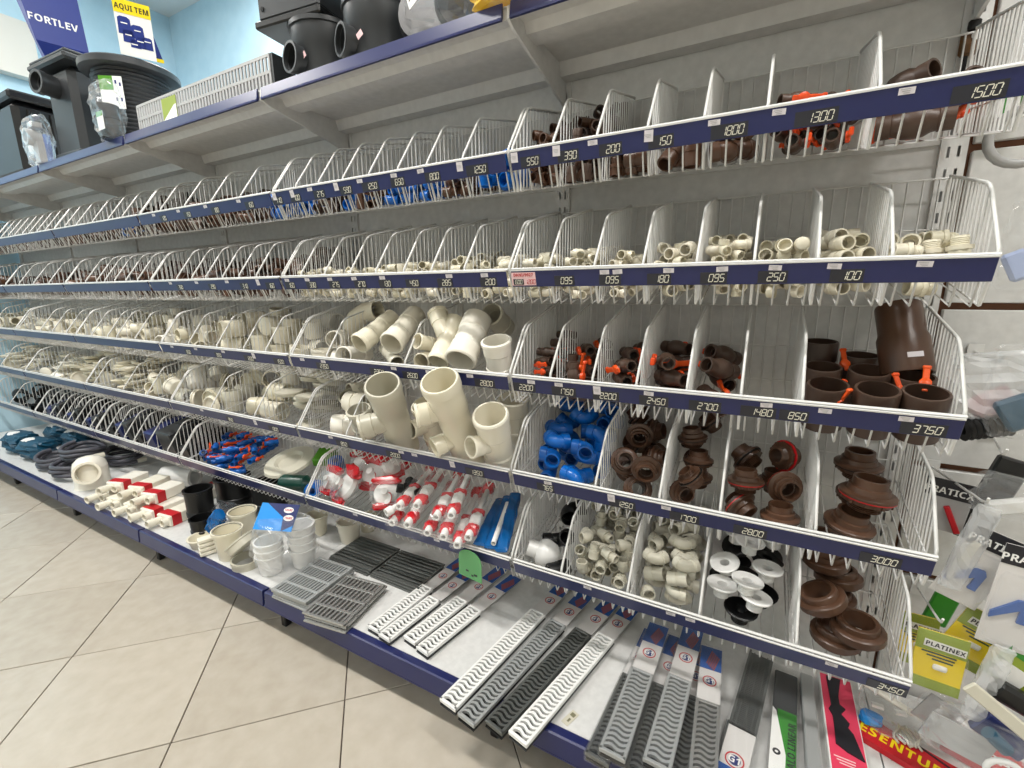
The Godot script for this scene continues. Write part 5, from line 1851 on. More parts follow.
func m_drain_box(r: float, h: float) -> ArrayMesh:
	# round drum with side mouths
	var s := begin()
	lathe(s, [Vector2(0, 0), Vector2(0.92 * r, 0), Vector2(0.95 * r, 0.55 * h), Vector2(r, 0.6 * h), Vector2(r, 0.92 * h), Vector2(1.05 * r, 0.93 * h), Vector2(1.05 * r, h), Vector2(0.93 * r, h), Vector2(0.9 * r, 0.1 * h), Vector2(0, 0.1 * h)], 24)
	for a in [0.35, 2.0, 4.3]:
		var d := Vector3(cos(a), 0, sin(a))
		run(s, Vector3(0, 0.36 * h, 0) + d * 0.7 * r, Vector3(0, 0.36 * h, 0) + d * 1.22 * r, [[0, 0.95], [0.75, 0.95], [0.76, 1.04], [1, 1.04]], 0.40 * r, 0.12, 20)
	return finish(s)


func _top_goods() -> void:
	var y := TOP_Y + 0.0005
	var s := begin()
	# perforated grey tray standing on its edge
	var t := thing("slotted_channel", "long pale grey slotted channel cover standing along the shelf front", "channel", Vector3(-1.43, y + 0.001, -0.02))
	for yy in [0.006, 0.056, 0.108]:
		s = begin()
		box(s, Vector3(0, yy, 0), Vector3(0.94, 0.010, 0.006))
		part(t, "long_rail", finish(s), mat("grey_plastic"))
	for r in 2:
		for i in range(47):
			if i == 0:
				s = begin()
			box(s, Vector3(-0.468 + i * 0.0203, 0.031 + r * 0.051, 0), Vector3(0.0105, 0.044, 0.005))
		part(t, "slot_bars", finish(s), mat("grey_plastic")).set_meta("kind", "stuff")
	part(t, "end_block", slab(Vector3(0.478, 0.057, -0.045), Vector3(0.012, 0.112, 0.09)), mat("charcoal"))
	part(t, "back_wall", slab(Vector3(0, 0.057, -0.082), Vector3(0.94, 0.112, 0.004)), mat("hose_grey"))
	var lg := part(t, "green_label", slab(Vector3(-0.2, 0.055, 0.0045), Vector3(0.11, 0.085, 0.001)), mat("card_lime"))
	s = begin()
	prism(s, [Vector2(-0.255, 0.014), Vector2(-0.147, 0.014), Vector2(-0.147, 0.066), Vector2(-0.165, 0.062)], 0.0045, 0.0053)
	part(lg, "label_panel", finish(s), mat("paper_white"))
	# round ribbed tub with lid
	t = thing("ribbed_tub", "large black ribbed round tub with flat lid, green and white label", "tub", Vector3(-2.28, y, -0.195))
	s = begin()
	var pr := [Vector2(0, 0), Vector2(0.155, 0)]
	for i in 18:
		pr.append(Vector2(0.166, 0.01 + i * 0.019))
		pr.append(Vector2(0.158, 0.0195 + i * 0.019))
	pr.append_array([Vector2(0.16, 0.353), Vector2(0, 0.353)])
	lathe(s, pr, 36)
	part(t, "tub_body", finish(s), mat("charcoal"))
	s = begin()
	lathe(s, [Vector2(0, 0.353), Vector2(0.194, 0.353), Vector2(0.205, 0.36), Vector2(0.205, 0.386), Vector2(0.194, 0.394), Vector2(0, 0.394)], 36)
	part(t, "tub_lid", finish(s), mat("charcoal"))
	var lb: MeshInstance3D
	lb = part(t, "paper_label", slab(Vector3(0, 0.235, 0.17), Vector3(0.10, 0.14, 0.002)), mat("paper_white"), Vector3.ZERO, Basis(Vector3.UP, 0.62))
	part(lb, "green_band", slab(Vector3(-0.02, 0.275, 0.1715), Vector3(0.06, 0.06, 0.001)), mat("green"))
	s = begin()
	for q in [[0.022, 0.28], [0.04, 0.27], [0.018, 0.205], [0.038, 0.205]]:
		box(s, Vector3(q[0], q[1], 0.1715), Vector3(0.008, 0.016, 0.0008))
	part(lb, "label_print", finish(s), mat("ink_blue"))
	# small bagged tub in front of it
	t = thing("bagged_coupling", "black coupling with green and white label in clear bag", "package", Vector3(-2.12, y, -0.002))
	s = begin()
	run(s, Vector3(0, 0.002, 0), Vector3(0, 0.15, 0), [[0, 1], [0.4, 1], [0.42, 0.92], [0.58, 0.92], [0.6, 1], [1, 1]], 0.042, 0.1, 24)
	part(t, "black_coupling", finish(s), mat("black_1"))
	lb = part(t, "paper_label", slab(Vector3(0.02, 0.07, 0.045), Vector3(0.06, 0.075, 0.001)), mat("paper_white"))
	part(lb, "green_band", slab(Vector3(0.02, 0.098, 0.0462), Vector3(0.058, 0.02, 0.0008)), mat("green"))
	part(t, "clear_film", m_bag(0.16, 0.24, 0.1, 12, 0.3, 20, 14), mat("clear_bag"), Vector3(0.02, 0.12, 0.012))
	# grease trap box with flange and stub
	t = thing("grease_trap", "dark grey box trap with wide top flange and round stub", "trap", Vector3(-2.74, y, -0.15))
	t.basis = Basis(Vector3.UP, 0.05)
	s = begin()
	cbox(s, Vector3(0, 0.23, 0), Vector3(0.27, 0.45, 0.19), 0.03)
	part(t, "trap_body", finish(s), mat("charcoal"))
	s = begin()
	cbox(s, Vector3(0, 0.47, 0), Vector3(0.40, 0.034, 0.27), 0.01)
	cbox(s, Vector3(0, 0.495, 0), Vector3(0.38, 0.018, 0.25), 0.006)
	part(t, "top_flange", finish(s), mat("charcoal"))
	s = begin()
	run(s, Vector3(-0.02, 0.36, 0.08), Vector3(-0.01, 0.365, 0.18), [[0, 0.95], [0.7, 0.95], [0.72, 1.05], [1, 1.05]], 0.055, 0.2, 22)
	part(t, "side_stub", finish(s), mat("charcoal"))
	s = begin()
	cbox(s, Vector3(0, 0.03, 0.08), Vector3(0.27, 0.04, 0.06), 0.01)
	part(t, "foot_rim", finish(s), mat("charcoal"))
	# white spare parts in clear bags
	t = thing("bagged_valve", "white fill valve in blue printed bag by the box trap", "package", Vector3(-3.13, y, -0.07))
	part(t, "blue_card", slab(Vector3(0, 0.10, 0), Vector3(0.11, 0.19, 0.02)), mat("rail_blue"), Vector3.ZERO, Basis(Vector3.UP, 0.3))
	s = begin()
	cbox(s, Vector3(-0.045, 0.12, 0.03), Vector3(0.05, 0.05, 0.03), 0.01)
	box(s, Vector3(0.02, 0.03, 0.03), Vector3(0.08, 0.03, 0.02))
	part(t, "white_valve", finish(s), mat("white_plastic"))
	part(t, "clear_film", m_bag(0.17, 0.22, 0.11, 15, 0.3), mat("clear_bag"), Vector3(0, 0.11, 0.01))
	t = thing("bagged_tap", "white round tap housing in clear bag against the box trap", "package", Vector3(-2.965, y, 0.0))
	s = begin()
	run(s, Vector3(-0.02, 0.14, -0.02), Vector3(-0.02, 0.14, 0.04), [[0, 1], [1, 1]], 0.042, 0.3, 20)
	box(s, Vector3(0.005, 0.20, 0.0), Vector3(0.07, 0.025, 0.04))
	box(s, Vector3(0.01, 0.06, 0.0), Vector3(0.06, 0.11, 0.03))
	part(t, "tap_housing", finish(s), mat("grey_plastic"))
	part(t, "clear_film", m_bag(0.20, 0.24, 0.10, 16, 0.35), mat("clear_bag"), Vector3(0.02, 0.12, 0.0))
	# black crates at the far end
	for i in 2:
		var bx := -3.53 - i * 0.64
		t = thing("black_cistern", "black cistern box with ribbed side, %s" % ["round recess facing the box trap", "farther along the shelf"][i], "cistern", Vector3(bx, y, -0.19), "black cistern boxes")
		s = begin()
		cbox(s, Vector3(0, 0.20, 0), Vector3(0.50, 0.40, 0.34), 0.03)
		part(t, "cistern_body", finish(s), mat("black_1"))
		s = begin()
		cbox(s, Vector3(0, 0.425, 0), Vector3(0.54, 0.05, 0.37), 0.012)
		part(t, "cistern_lid", finish(s), mat("black_2"))
		for k in 3:
			s = begin()
			cbox(s, Vector3(0.255, 0.19, -0.10 + k * 0.10), Vector3(0.014, 0.34, 0.02), 0.003)
			part(t, "side_rib", finish(s), mat("black_2"))
	s = begin()
	cbox(s, Vector3(0, 0.05, 0), Vector3(0.04, 0.10, 0.14), 0.005)
	solo("white_carton", finish(s), mat("paper_white"), Vector3(-3.85, y + 0.001, -0.1), Basis(Vector3.UP, 0.2), "small white carton standing before the black cistern", "carton")
	# navy display box and poster standing on the tub lid
	var p0 := Vector3(-2.9, 2.778, -0.054)
	var du := Vector3(0.049, 0, -0.178).normalized()
	var nn := Vector3.UP.cross(-du).normalized()
	if nn.x < 0.0:
		nn = -nn
	var on := func(u: float, v: float, back: float) -> Vector3:
		var d := ray(u, v)
		return CAM + d * ((p0 - nn * back - CAM).dot(nn) / d.dot(nn))
	var o: Vector3 = on.call(62, 58, 0.07)
	t = thing("display_box", "navy cardboard display box with bold white lettering on its face", "box", Vector3(o.x, y + 0.505, o.z))
	var base := t.position
	s = begin()
	s.set_smooth_group(-1)
	var f := [on.call(12, -14, 0.0) - base, on.call(37, 46, 0.0) - base, on.call(88, 47, 0.0) - base, on.call(74, -14, 0.0) - base]
	f[1].y = (f[1].y + f[2].y) / 2
	f[2].y = f[1].y
	f[0].y = f[3].y
	var low: float = 0.001
	var g := [Vector3(f[1].x, low, f[1].z) - nn * 0.07 + du * 0.05, Vector3(f[2].x, low, f[2].z) - nn * 0.07]
	var bk := [f[0] - nn * 0.22, Vector3(f[1].x, low, f[1].z) - nn * 0.22 + du * 0.05, Vector3(f[2].x, low, f[2].z) - nn * 0.22, f[3] - nn * 0.22]
	quad(s, f[0], f[1], f[2], f[3], nn)
	quad(s, f[1], g[0], g[1], f[2], nn + Vector3.DOWN)
	quad(s, g[0], bk[1], bk[2], g[1], Vector3.DOWN)
	quad(s, bk[0], bk[1], bk[2], bk[3], -nn)
	quad(s, f[0], f[3], bk[3], bk[0], Vector3.UP)
	for e in [[0, 1, 0], [3, 2, 1]]:
		var side := -du if e[0] == 0 else du
		tri(s, f[e[0]], f[e[1]], g[e[2]], side)
		tri(s, f[e[0]], g[e[2]], bk[e[1]], side)
		tri(s, f[e[0]], bk[e[1]], bk[e[0]], side)
	part(t, "cardboard_body", finish(s), mat("fortlev_navy"))
	var mid: Vector3 = on.call(53, 22, -0.001) - base
	part(t, "box_lettering", text_mesh("FORTLEV", 0.034, 0.001), mat("paper_white"), mid, Basis(du, Vector3.UP, nn))
	# poster board standing on the tub lid
	var pa := at_y(121, 54, y + 0.396)
	var pb := at_y(157, 62, y + 0.396)
	var w := pa.distance_to(pb)
	du = (pb - pa).normalized()
	nn = Vector3(-du.z, 0, du.x)
	if nn.dot(CAM - pa) < 0.0:
		nn = -nn
	var k := w / 0.28
	t = thing("shop_poster", "white and yellow AQUI TEM poster board with blue tank picture", "poster", (pa + pb) / 2)
	t.basis = Basis(du, Vector3.UP, nn) * Basis(Vector3.RIGHT, 0.34) * Basis.from_scale(Vector3(1.0, 1.12, 1.0))
	part(t, "poster_board", slab(Vector3(0, 0.2 * k, 0), Vector3(0.28, 0.40, 0.03) * k), mat("paper_white"))
	part(t, "yellow_header", slab(Vector3(0, 0.352 * k, 0.0156 * k), Vector3(0.28, 0.096, 0.004) * k), mat("poster_yellow"))
	part(t, "header_lettering", text_mesh("AQUI TEM", 0.039 * k, 0.0006), mat("ink_dark"), Vector3(0.0, 0.348, 0.0185) * k)
	s = begin()
	for q in [[-0.075, 0.225, 0.052, 0.07], [0.02, 0.195, 0.05, 0.055], [-0.055, 0.15, 0.045, 0.05], [0.03, 0.12, 0.04, 0.045], [0.088, 0.125, 0.038, 0.05], [-0.01, 0.105, 0.04, 0.035]]:
		var out := []
		for c in [[-1.0, -1.0], [1.0, -1.0], [0.9, 0.6], [0.5, 0.8], [-0.5, 0.8], [-0.9, 0.6]]:
			out.append(Vector2(q[0] + q[2] * c[0], q[1] + q[3] * c[1]) * k)
		prism(s, out, 0.0145 * k, 0.017 * k)
	part(t, "tank_picture", finish(s), mat("fortlev_navy"))
	s = begin()
	for q in [[-0.075, 0.235], [0.02, 0.20], [-0.055, 0.155], [0.03, 0.125], [0.088, 0.135], [-0.02, 0.095]]:
		box(s, Vector3(q[0], q[1], 0.0185) * k, Vector3(0.05, 0.008, 0.003) * k)
	part(t, "tank_bands", finish(s), mat("paper_white"))
	s = begin()
	prism(s, [Vector2(0.14, 0.0) * k, Vector2(0.20, 0.0) * k, Vector2(0.14, 0.2) * k], -0.06 * k, -0.04 * k)
	var wing := part(t, "side_wing", finish(s), mat("fortlev_navy"))
	part(wing, "yellow_foot", slab(Vector3(0.17, 0.014, -0.034) * k, Vector3(0.06, 0.028, 0.01) * k), mat("poster_yellow"))
	# black drain drums and a square box
	var dr := m_drain_box(0.115, 0.19)
	for q in [[-0.81, -0.14, 2.55, 0.0, "under the square black box"], [-0.55, -0.14, 2.35, 0.0, "beside the clear bag, sticker in its mouth"]]:
		t = thing("drain_drum", "black round floor drain body with side mouths, %s" % q[4], "drain", Vector3(q[0], y + q[3], q[1]), "black drain bodies")
		t.basis = Basis(Vector3.UP, q[2])
		part(t, "drum_body", dr, mat("charcoal"))
		part(t, "price_sticker", slab(Vector3.ZERO, Vector3(0.024, 0.018, 0.001)), mat("paper_pink"), Basis(Vector3.UP, -q[2]) * Vector3(0.02, 0.07, 0.118), Basis(Vector3.UP, -q[2]) * Basis(Vector3.BACK, 0.5))
	t = thing("square_drain_box", "square black drain box with screwed lid on top of the drum", "drain", Vector3(-0.88, y + 0.192, -0.16))
	t.basis = Basis(Vector3.UP, 0.12)
	s = begin()
	cbox(s, Vector3(0, 0.17, 0), Vector3(0.27, 0.29, 0.25), 0.008)
	part(t, "box_body", finish(s), mat("charcoal"))
	s = begin()
	cbox(s, Vector3(0, 0.012, 0), Vector3(0.29, 0.024, 0.27), 0.005)
	part(t, "box_rim", finish(s), mat("black_1"))
	for q in [[-0.11, 0.06], [0.11, 0.06], [-0.11, 0.28], [0.11, 0.28]]:
		s = begin()
		lathe(s, [Vector2(0, 0), Vector2(0.008, 0), Vector2(0.007, 0.003), Vector2(0, 0.003)], 10, Transform3D(Basis(Vector3.RIGHT, PI / 2), Vector3(q[0], q[1], 0.125)))
		part(t, "screw", finish(s), mat("slot_black"))
	t = thing("drain_drum", "black round floor drain body lying on top, behind the square box", "drain", Vector3(-0.60, y + 0.192, -0.22), "black drain bodies")
	t.basis = Basis(Vector3.UP, 1.0)
	part(t, "drum_body", dr, mat("black_1"))
	# clear bag of black discs with a note, then yellow bag
	t = thing("bagged_discs", "clear bag of black discs with a white handwritten note", "package", Vector3(-0.285, y, -0.09))
	for q in [[-0.03, 0.105, 0.0, 0.2], [0.03, 0.105, -0.06, -0.3], [0.10, 0.105, -0.02, 0.5]]:
		s = begin()
		lathe(s, [Vector2(0, -0.02), Vector2(0.09, -0.02), Vector2(0.1, 0), Vector2(0.09, 0.02), Vector2(0, 0.02)], 26)
		part(t, "black_disc", finish(s), mat("black_1"), Vector3(q[0], q[1], q[2]), Basis(Vector3.UP, q[3]) * Basis(Vector3.RIGHT, 1.4))
	part(t, "bag_film", m_bag(0.28, 0.24, 0.18, 19, 0.35, 24, 16), mat("sleeve"), Vector3(0.03, 0.12, -0.02))
	var nt := part(t, "paper_note", slab(Vector3.ZERO, Vector3(0.055, 0.05, 0.001)), mat("paper_white"), Vector3(-0.02, 0.11, 0.082), Basis(Vector3.UP, -0.2) * Basis(Vector3.BACK, 0.35))
	part(nt, "note_lettering", text_mesh("SSJP", 0.016, 0.0006), mat("ink_dark"), Vector3(0, 0, 0.001))
	t = thing("yellow_bagged_pack", "yellow plastic bag with white and blue parts above the bracket", "package", Vector3(-0.005, y, -0.03))
	part(t, "yellow_film", m_bag(0.24, 0.12, 0.13, 27, 0.4, 20, 12), mat("yellow_bag"), Vector3(0.02, 0.064, 0.02))
	part(t, "white_film", m_bag(0.13, 0.11, 0.12, 28, 0.4), mat("milky_bag"), Vector3(-0.03, 0.064, -0.12))
	part(t, "blue_film", m_bag(0.08, 0.09, 0.06, 29, 0.4), mat("sky_card"), Vector3(-0.08, 0.06, -0.10))


# ------------------------------------------------------------------ slatwall at the end of the gondola

func _slatwall_goods() -> void:
	var s := begin()
	var t := thing("slatwall", "white slatwall panel with brown grooves beside the end post", "wall panel", Vector3(1.035, 0, BACK_Z))
	part(t, "groove_backing", slab(Vector3(0.675, 1.13, -0.02), Vector3(1.37, 2.0, 0.01)), mat("groove_brown"))
	var cuts := [0.13, 0.552, 0.876, 1.295, 1.664, 2.13]
	for i in range(cuts.size() - 1):
		s = begin()
		cbox(s, Vector3(0.68, (cuts[i] + cuts[i + 1]) / 2, -0.006), Vector3(1.36, cuts[i + 1] - cuts[i] - 0.017, 0.018), 0.002)
		part(t, "slat", finish(s), mat("deck_white"))
	# deck continues below it
	t = thing("end_deck", "white base deck with navy lip below the slatwall", "shelving", Vector3(1.002, 0, 0))
	part(t, "deck_board", slab(Vector3(0.5, DECK_Y - 0.009, -0.0825), Vector3(0.998, 0.018, 0.565)), mat("deck_white"))
	part(t, "deck_lip", slab(Vector3(0.5, 0.15, 0.212), Vector3(0.998, 0.06, 0.02)), mat("rail_navy"))
	part(t, "kick_plate", slab(Vector3(0.5, 0.065, 0.12), Vector3(0.998, 0.10, 0.012)), mat("rail_navy"))
	for q in [0.03, 0.96]:
		part(t, "foot", slab(Vector3(q, 0.05, 0.17), Vector3(0.035, 0.1, 0.05)), mat("black_rubber"))


func display_hook(a: Vector3, b: Vector3, label: String) -> void:
	var s := begin()
	rod(s, [a - a, (b - a) * 0.94, (b - a) + Vector3(0, 0.004, 0.006), (b - a) + Vector3(0.0, 0.016, 0.012)], 0.0028, 6)
	var t := thing("display_hook", label, "hook", a, "wire hooks on the slatwall")
	part(t, "hook_wire", finish(s), mat("wire_white"))
	part(t, "hook_plate", slab(Vector3(0, 0, 0), Vector3(0.03, 0.04, 0.004)), mat("wire_white"))


func hung_card(called: String, label: String, c: Vector3, w: float, h: float, turn: Basis, face: String, head: String, head_h: float, group := "") -> Node3D:
	var t := thing(called, label, "package", c, group)
	t.basis = turn
	var s := begin()
	cbox(s, Vector3(0, 0, 0), Vector3(w, h, 0.004), 0.001)
	part(t, "backing_card", finish(s), mat(face))
	if head_h > 0.0:
		part(t, "header_band", slab(Vector3(0, h / 2 - head_h / 2, 0.0024), Vector3(w, head_h, 0.0012)), mat(head))
	return t


func _slat_hung() -> void:
	var s := begin()
	# hooks
	display_hook(at_z(975, 352, -0.376), at_z(1000, 362, -0.20), "wire hook above the pinkish clear bag")
	display_hook(at_z(932, 467, -0.376), at_z(985, 503, -0.12), "wire hook carrying the clear tool sleeve")
	display_hook(at_z(918, 588, -0.376), at_z(940, 622, -0.10), "wire hook carrying the yellow packs")
	display_hook(at_z(976, 606, -0.376), at_z(994, 636, -0.12), "wire hook carrying the milky sleeve")
	display_hook(at_z(990, 430, -0.376), at_z(1003, 455, -0.14), "wire hook beside the black ribbed hose")
	# clear bags
	var bags := [[992, 388, -0.20, 0.13, 0.16, 0.05, "clear bag of pale pink parts on the upper hook", "paper_pink"], [1022, 392, -0.16, 0.10, 0.20, 0.05, "clear bag with dark blue card at the panel's upper hook", "teal"], [1024, 246, -0.24, 0.07, 0.18, 0.04, "clear bag with pale blue parts beside the cream fittings", "pale_blue"], [1012, 498, -0.20, 0.12, 0.10, 0.05, "clear crumpled bag above the white blister cards", "paper_white"]]
	for i in bags.size():
		var q: Array = bags[i]
		var t := thing("hung_bag", q[6], "package", at_z(q[0], q[1], q[2]), "bags on the slatwall")
		t.basis = Basis(Vector3.BACK, 0.15 - 0.1 * i)
		s = begin()
		cbox(s, Vector3(0, -q[4] * 0.22, 0), Vector3(q[3] * 0.6, q[4] * 0.35, q[5] * 0.4), 0.006, Basis(Vector3.BACK, 0.5))
		part(t, "bagged_part", finish(s), mat(q[7]))
		part(t, "clear_film", m_bag(q[3], q[4], q[5], 200 + i, 0.5, 18, 14), mat("milky_bag" if i == 0 else "clear_bag"))
	# black ribbed hose end
	var t := thing("ribbed_hose", "short black ribbed hose below the clear bags", "hose", at_z(984, 427, -0.19))
	t.basis = Basis(Vector3.UP, 0.25) * Basis(Vector3.BACK, -1.35)
	s = begin()
	var pr := [Vector2(0.012, -0.04)]
	for i in 7:
		pr.append(Vector2(0.026, -0.04 + i * 0.0115))
		pr.append(Vector2(0.021, -0.034 + i * 0.0115))
	pr.append_array([Vector2(0.026, 0.041), Vector2(0.018, 0.041), Vector2(0.016, -0.03), Vector2(0.012, -0.04)])
	lathe(s, pr, 20)
	part(t, "hose_body", finish(s), mat("black_rubber"))
	# clear tool sleeve
	var a := at_z(984, 503, -0.15)
	var b := at_z(954, 592, -0.12)
	t = thing("tool_sleeve", "narrow clear sleeve with a pale tool hanging beside the basket end", "package", (a + b) / 2)
	t.basis = Basis(Vector3.BACK, -0.18)
	part(t, "clear_film", m_bag(0.045, a.distance_to(b), 0.025, 220, 0.25, 14, 16), mat("milky_bag"))
	s = begin()
	cbox(s, Vector3(0.004, -0.01, 0), Vector3(0.016, 0.06, 0.008), 0.003, Basis(Vector3.BACK, -0.2))
	part(t, "pale_tool", finish(s), mat("bone_2"))
	part(t, "steel_blade", slab(Vector3(-0.006, -0.06, 0), Vector3(0.012, 0.05, 0.004)), mat("metal"))
	# white blister cards with blue drill shapes
	var gb := "white blister cards on the slatwall"
	var cards := [[976, 568, -0.14, -0.30, 0.085, 0.19, "white blister card with blue angled tool beside the clear sleeve"], [1018, 600, -0.10, -0.06, 0.085, 0.24, "white blister card with black header and blue stripe"], [944, 505, -0.25, -0.1, 0.09, 0.13, "dark-headed card hanging behind the clear sleeve"]]
	for i in cards.size():
		var q: Array = cards[i]
		t = hung_card("blister_card", q[6], at_z(q[0], q[1], q[2]), q[4], q[5], Basis(Vector3.UP, -0.12) * Basis(Vector3.BACK, q[3]), "beige_card" if i < 2 else "grey_plastic", "ink_dark", 0.045, gb)
		part(t, "header_lettering", text_mesh("PRATICX", 0.016, 0.0006), mat("paper_white"), Vector3(0, q[5] / 2 - 0.028, 0.0034))
		if i < 2:
			s = begin()
			prism(s, [Vector2(-0.035, -0.055), Vector2(-0.035, -0.04), Vector2(0.0, 0.002), Vector2(0.014, 0.004), Vector2(0.02, -0.006), Vector2(0.02, -0.05), Vector2(0.006, -0.05), Vector2(0.006, -0.02)], 0.002, 0.008)
			part(t, "blue_tool", finish(s), mat("card_blue"))
			part(t, "clear_blister", m_bag(q[4] * 0.9, q[5] * 0.7, 0.03, 230 + i, 0.15), mat("clear_bag"), Vector3(0, -0.025, 0.006))
		else:
			s = begin()
			cbox(s, Vector3(0.02, -0.03, 0.006), Vector3(0.012, 0.07, 0.01), 0.002, Basis(Vector3.BACK, 0.5))
			part(t, "red_tool", finish(s), mat("card_red"))
	s = begin()
	cbox(s, Vector3.ZERO, Vector3(0.06, 0.22, 0.02), 0.004)
	solo("black_tool_pack", finish(s), mat("black_1"), at_z(990, 500, -0.26), Basis(Vector3.BACK, -0.25), "flat black pack hanging behind the clear tool sleeve", "package")
	# yellow and green seed-like packs
	var gy := "yellow packs on the slatwall"
	for q in [[938, 662, -0.10, 0.0, 0.088, 0.150, "yellow pack with green top hanging in front of its twin"], [974, 640, -0.15, -0.32, 0.09, 0.15, "yellow pack with dark lettering behind, turned aside"], [918, 640, -0.19, 0.05, 0.07, 0.14, "green edged yellow pack half hidden by the basket end"]]:
		t = hung_card("yellow_pack", q[6], at_z(q[0], q[1], q[2]), q[4], q[5], Basis(Vector3.UP, -0.1) * Basis(Vector3.BACK, q[3]), "card_yellow", "card_lime", 0.05, gy)
		var h: float = q[5]
		part(t, "foot_band", slab(Vector3(0, -h / 2 + 0.013, 0.0024), Vector3(q[4], 0.026, 0.0012)), mat("card_lime"))
		var lp := part(t, "name_plate", slab(Vector3(0.004, h / 2 - 0.032, 0.0034), Vector3(0.072, 0.018, 0.0012)), mat("paper_white"), Vector3.ZERO, Basis(Vector3.BACK, -0.04))
		part(lp, "plate_lettering", text_mesh("PLATINEX", 0.0105, 0.0005), mat("ink_dark"), Vector3(0.004, h / 2 - 0.032, 0.0044))
		s = begin()
		for i in 3:
			box(s, Vector3(-0.002 + 0.004 * i, h / 2 - 0.054 - 0.008 * i, 0.003), Vector3(0.06 - 0.012 * i, 0.0035, 0.0006))
		part(t, "text_lines", finish(s), mat("bottle_green"))
		part(t, "seed_window", m_bag(0.025, 0.014, 0.008, 240, 0.2, 10, 6), mat("paper_white"), Vector3(0.004, -0.012, 0.004))
		part(t, "clear_film", m_bag(q[4] * 1.08, h * 1.06, 0.018, 241, 0.1), mat("sleeve"), Vector3(0, 0, 0.002))
	s = begin()
	cbox(s, Vector3.ZERO, Vector3(0.05, 0.11, 0.012), 0.003)
	solo("green_sachet", finish(s), mat("card_green"), at_z(942, 606, -0.27), Basis(Vector3.BACK, -0.2), "dark green sachet hanging above the yellow packs", "package")
	# milky sleeve, green pack, dark pieces
	a = at_z(994, 640, -0.10)
	b = at_z(981, 728, -0.06)
	t = thing("milky_sleeve", "long milky plastic sleeve curling at its foot beside the yellow packs", "package", (a + b) / 2)
	t.basis = Basis(Vector3.BACK, -0.12)
	part(t, "milky_film", m_bag(0.04, a.distance_to(b), 0.03, 250, 0.25, 14, 18), mat("milky_bag"))
	t = hung_card("green_pack_card", "green and white pack beside the milky sleeve", at_z(1018, 668, -0.10), 0.08, 0.10, Basis(Vector3.BACK, -0.5), "card_lime", "card_green", 0.03)
	part(t, "white_panel", slab(Vector3(0.0, -0.02, 0.003), Vector3(0.06, 0.04, 0.001)), mat("paper_white"))
	s = begin()
	cbox(s, Vector3.ZERO, Vector3(0.09, 0.045, 0.03), 0.008)
	solo("black_clamp_pack", finish(s), mat("black_1"), at_z(1017, 700, -0.08), Basis(Vector3.BACK, -0.4), "black pack hanging below the green and white pack", "package")
	# things lying on the deck before the slatwall
	var y := DECK_Y + 0.0005
	t = thing("red_drain_cleaner", "red card with yellow DESENTUPIDOR lettering lying on the deck", "package", at_y(916, 762, y))
	t.basis = Basis(Vector3.UP, -0.38)
	part(t, "red_card", slab(Vector3(0, 0.008, 0), Vector3(0.24, 0.016, 0.08)), mat("card_red"))
	part(t, "card_lettering", text_mesh("DESENTUPIDOR", 0.028, 0.0008), mat("card_yellow"), Vector3(0.0, 0.0168, 0.006), Basis(Vector3.RIGHT, -PI / 2))
	s = begin()
	prism(s, [Vector2(-0.04, 0.022), Vector2(0.0, 0.034), Vector2(0.07, 0.018), Vector2(0.075, 0.022), Vector2(0.0, 0.04), Vector2(-0.04, 0.03)], 0.0, 0.0008, Basis(Vector3(1, 0, 0), Vector3(0, 0, -1), Vector3(0, 1, 0)), Vector3(0, 0.0163, 0))
	part(t, "printed_tool", finish(s), mat("ink_dark"))
	t = thing("red_box", "red carton with white lettering beside the drain cleaner card", "package", at_y(985, 766, y))
	t.basis = Basis(Vector3.UP, -0.4)
	s = begin()
	cbox(s, Vector3(0, 0.02, 0), Vector3(0.16, 0.04, 0.07), 0.003)
	part(t, "red_carton", finish(s), mat("card_red"))
	part(t, "carton_lettering", text_mesh("EXTRA", 0.024, 0.0008), mat("paper_white"), Vector3(-0.01, 0.0405, 0.01), Basis(Vector3.RIGHT, -PI / 2))
	# bags of white plastic parts above them
	t = thing("bagged_clips", "clear bag of white handles and fibres behind the red card", "package", at_y(896, 720, y + 0.05) + Vector3(0.0, 0.0, -0.02))
	s = begin()
	cbox(s, Vector3(-0.02, 0.03, -0.02), Vector3(0.13, 0.014, 0.02), 0.005, Basis(Vector3.UP, -0.3) * Basis(Vector3.BACK, -0.2))
	part(t, "white_handle", finish(s), mat("white_pvc_2"))
	for i in 3:
		part(t, "white_clip", slab(Vector3(-0.04 + 0.045 * i, 0.02, 0.015), Vector3(0.025, 0.008, 0.012)), mat("paper_white"), Vector3.ZERO, Basis(Vector3.UP, 0.2 * i))
	for i in 7:
		s = begin()
		var path := []
		for k in 6:
			path.append(Vector3(0.0 + 0.008 * i + 0.006 * sin(k * 1.3 + i), -0.028 + 0.003 * sin(k + i * 2.0), 0.0 + 0.012 * k))
		rod(s, path, 0.003, 5)
		part(t, "fibre_strand", finish(s), mat("bone_0"))
	part(t, "blue_lump", m_bag(0.05, 0.03, 0.04, 260, 0.3, 10, 6), mat("sky_card"), Vector3(-0.05, -0.02, 0.02))
	part(t, "clear_film", m_bag(0.15, 0.09, 0.11, 261, 0.3, 20, 14), mat("clear_bag"), Vector3(0.0, 0.0, 0.0))
	var c := at_z(942, 712, -0.16)
	t = thing("grey_film_bag", "flat grey clear bag hanging below the yellow packs", "package", c)
	t.basis = Basis(Vector3.BACK, -0.4)
	part(t, "grey_film", m_bag(0.10, 0.11, 0.03, 262, 0.3), mat("clear_bag"))
	part(t, "inner_card", slab(Vector3(0, -0.01, 0), Vector3(0.08, 0.08, 0.003)), mat("grey_plastic"))
	c = at_z(975, 742, -0.05)
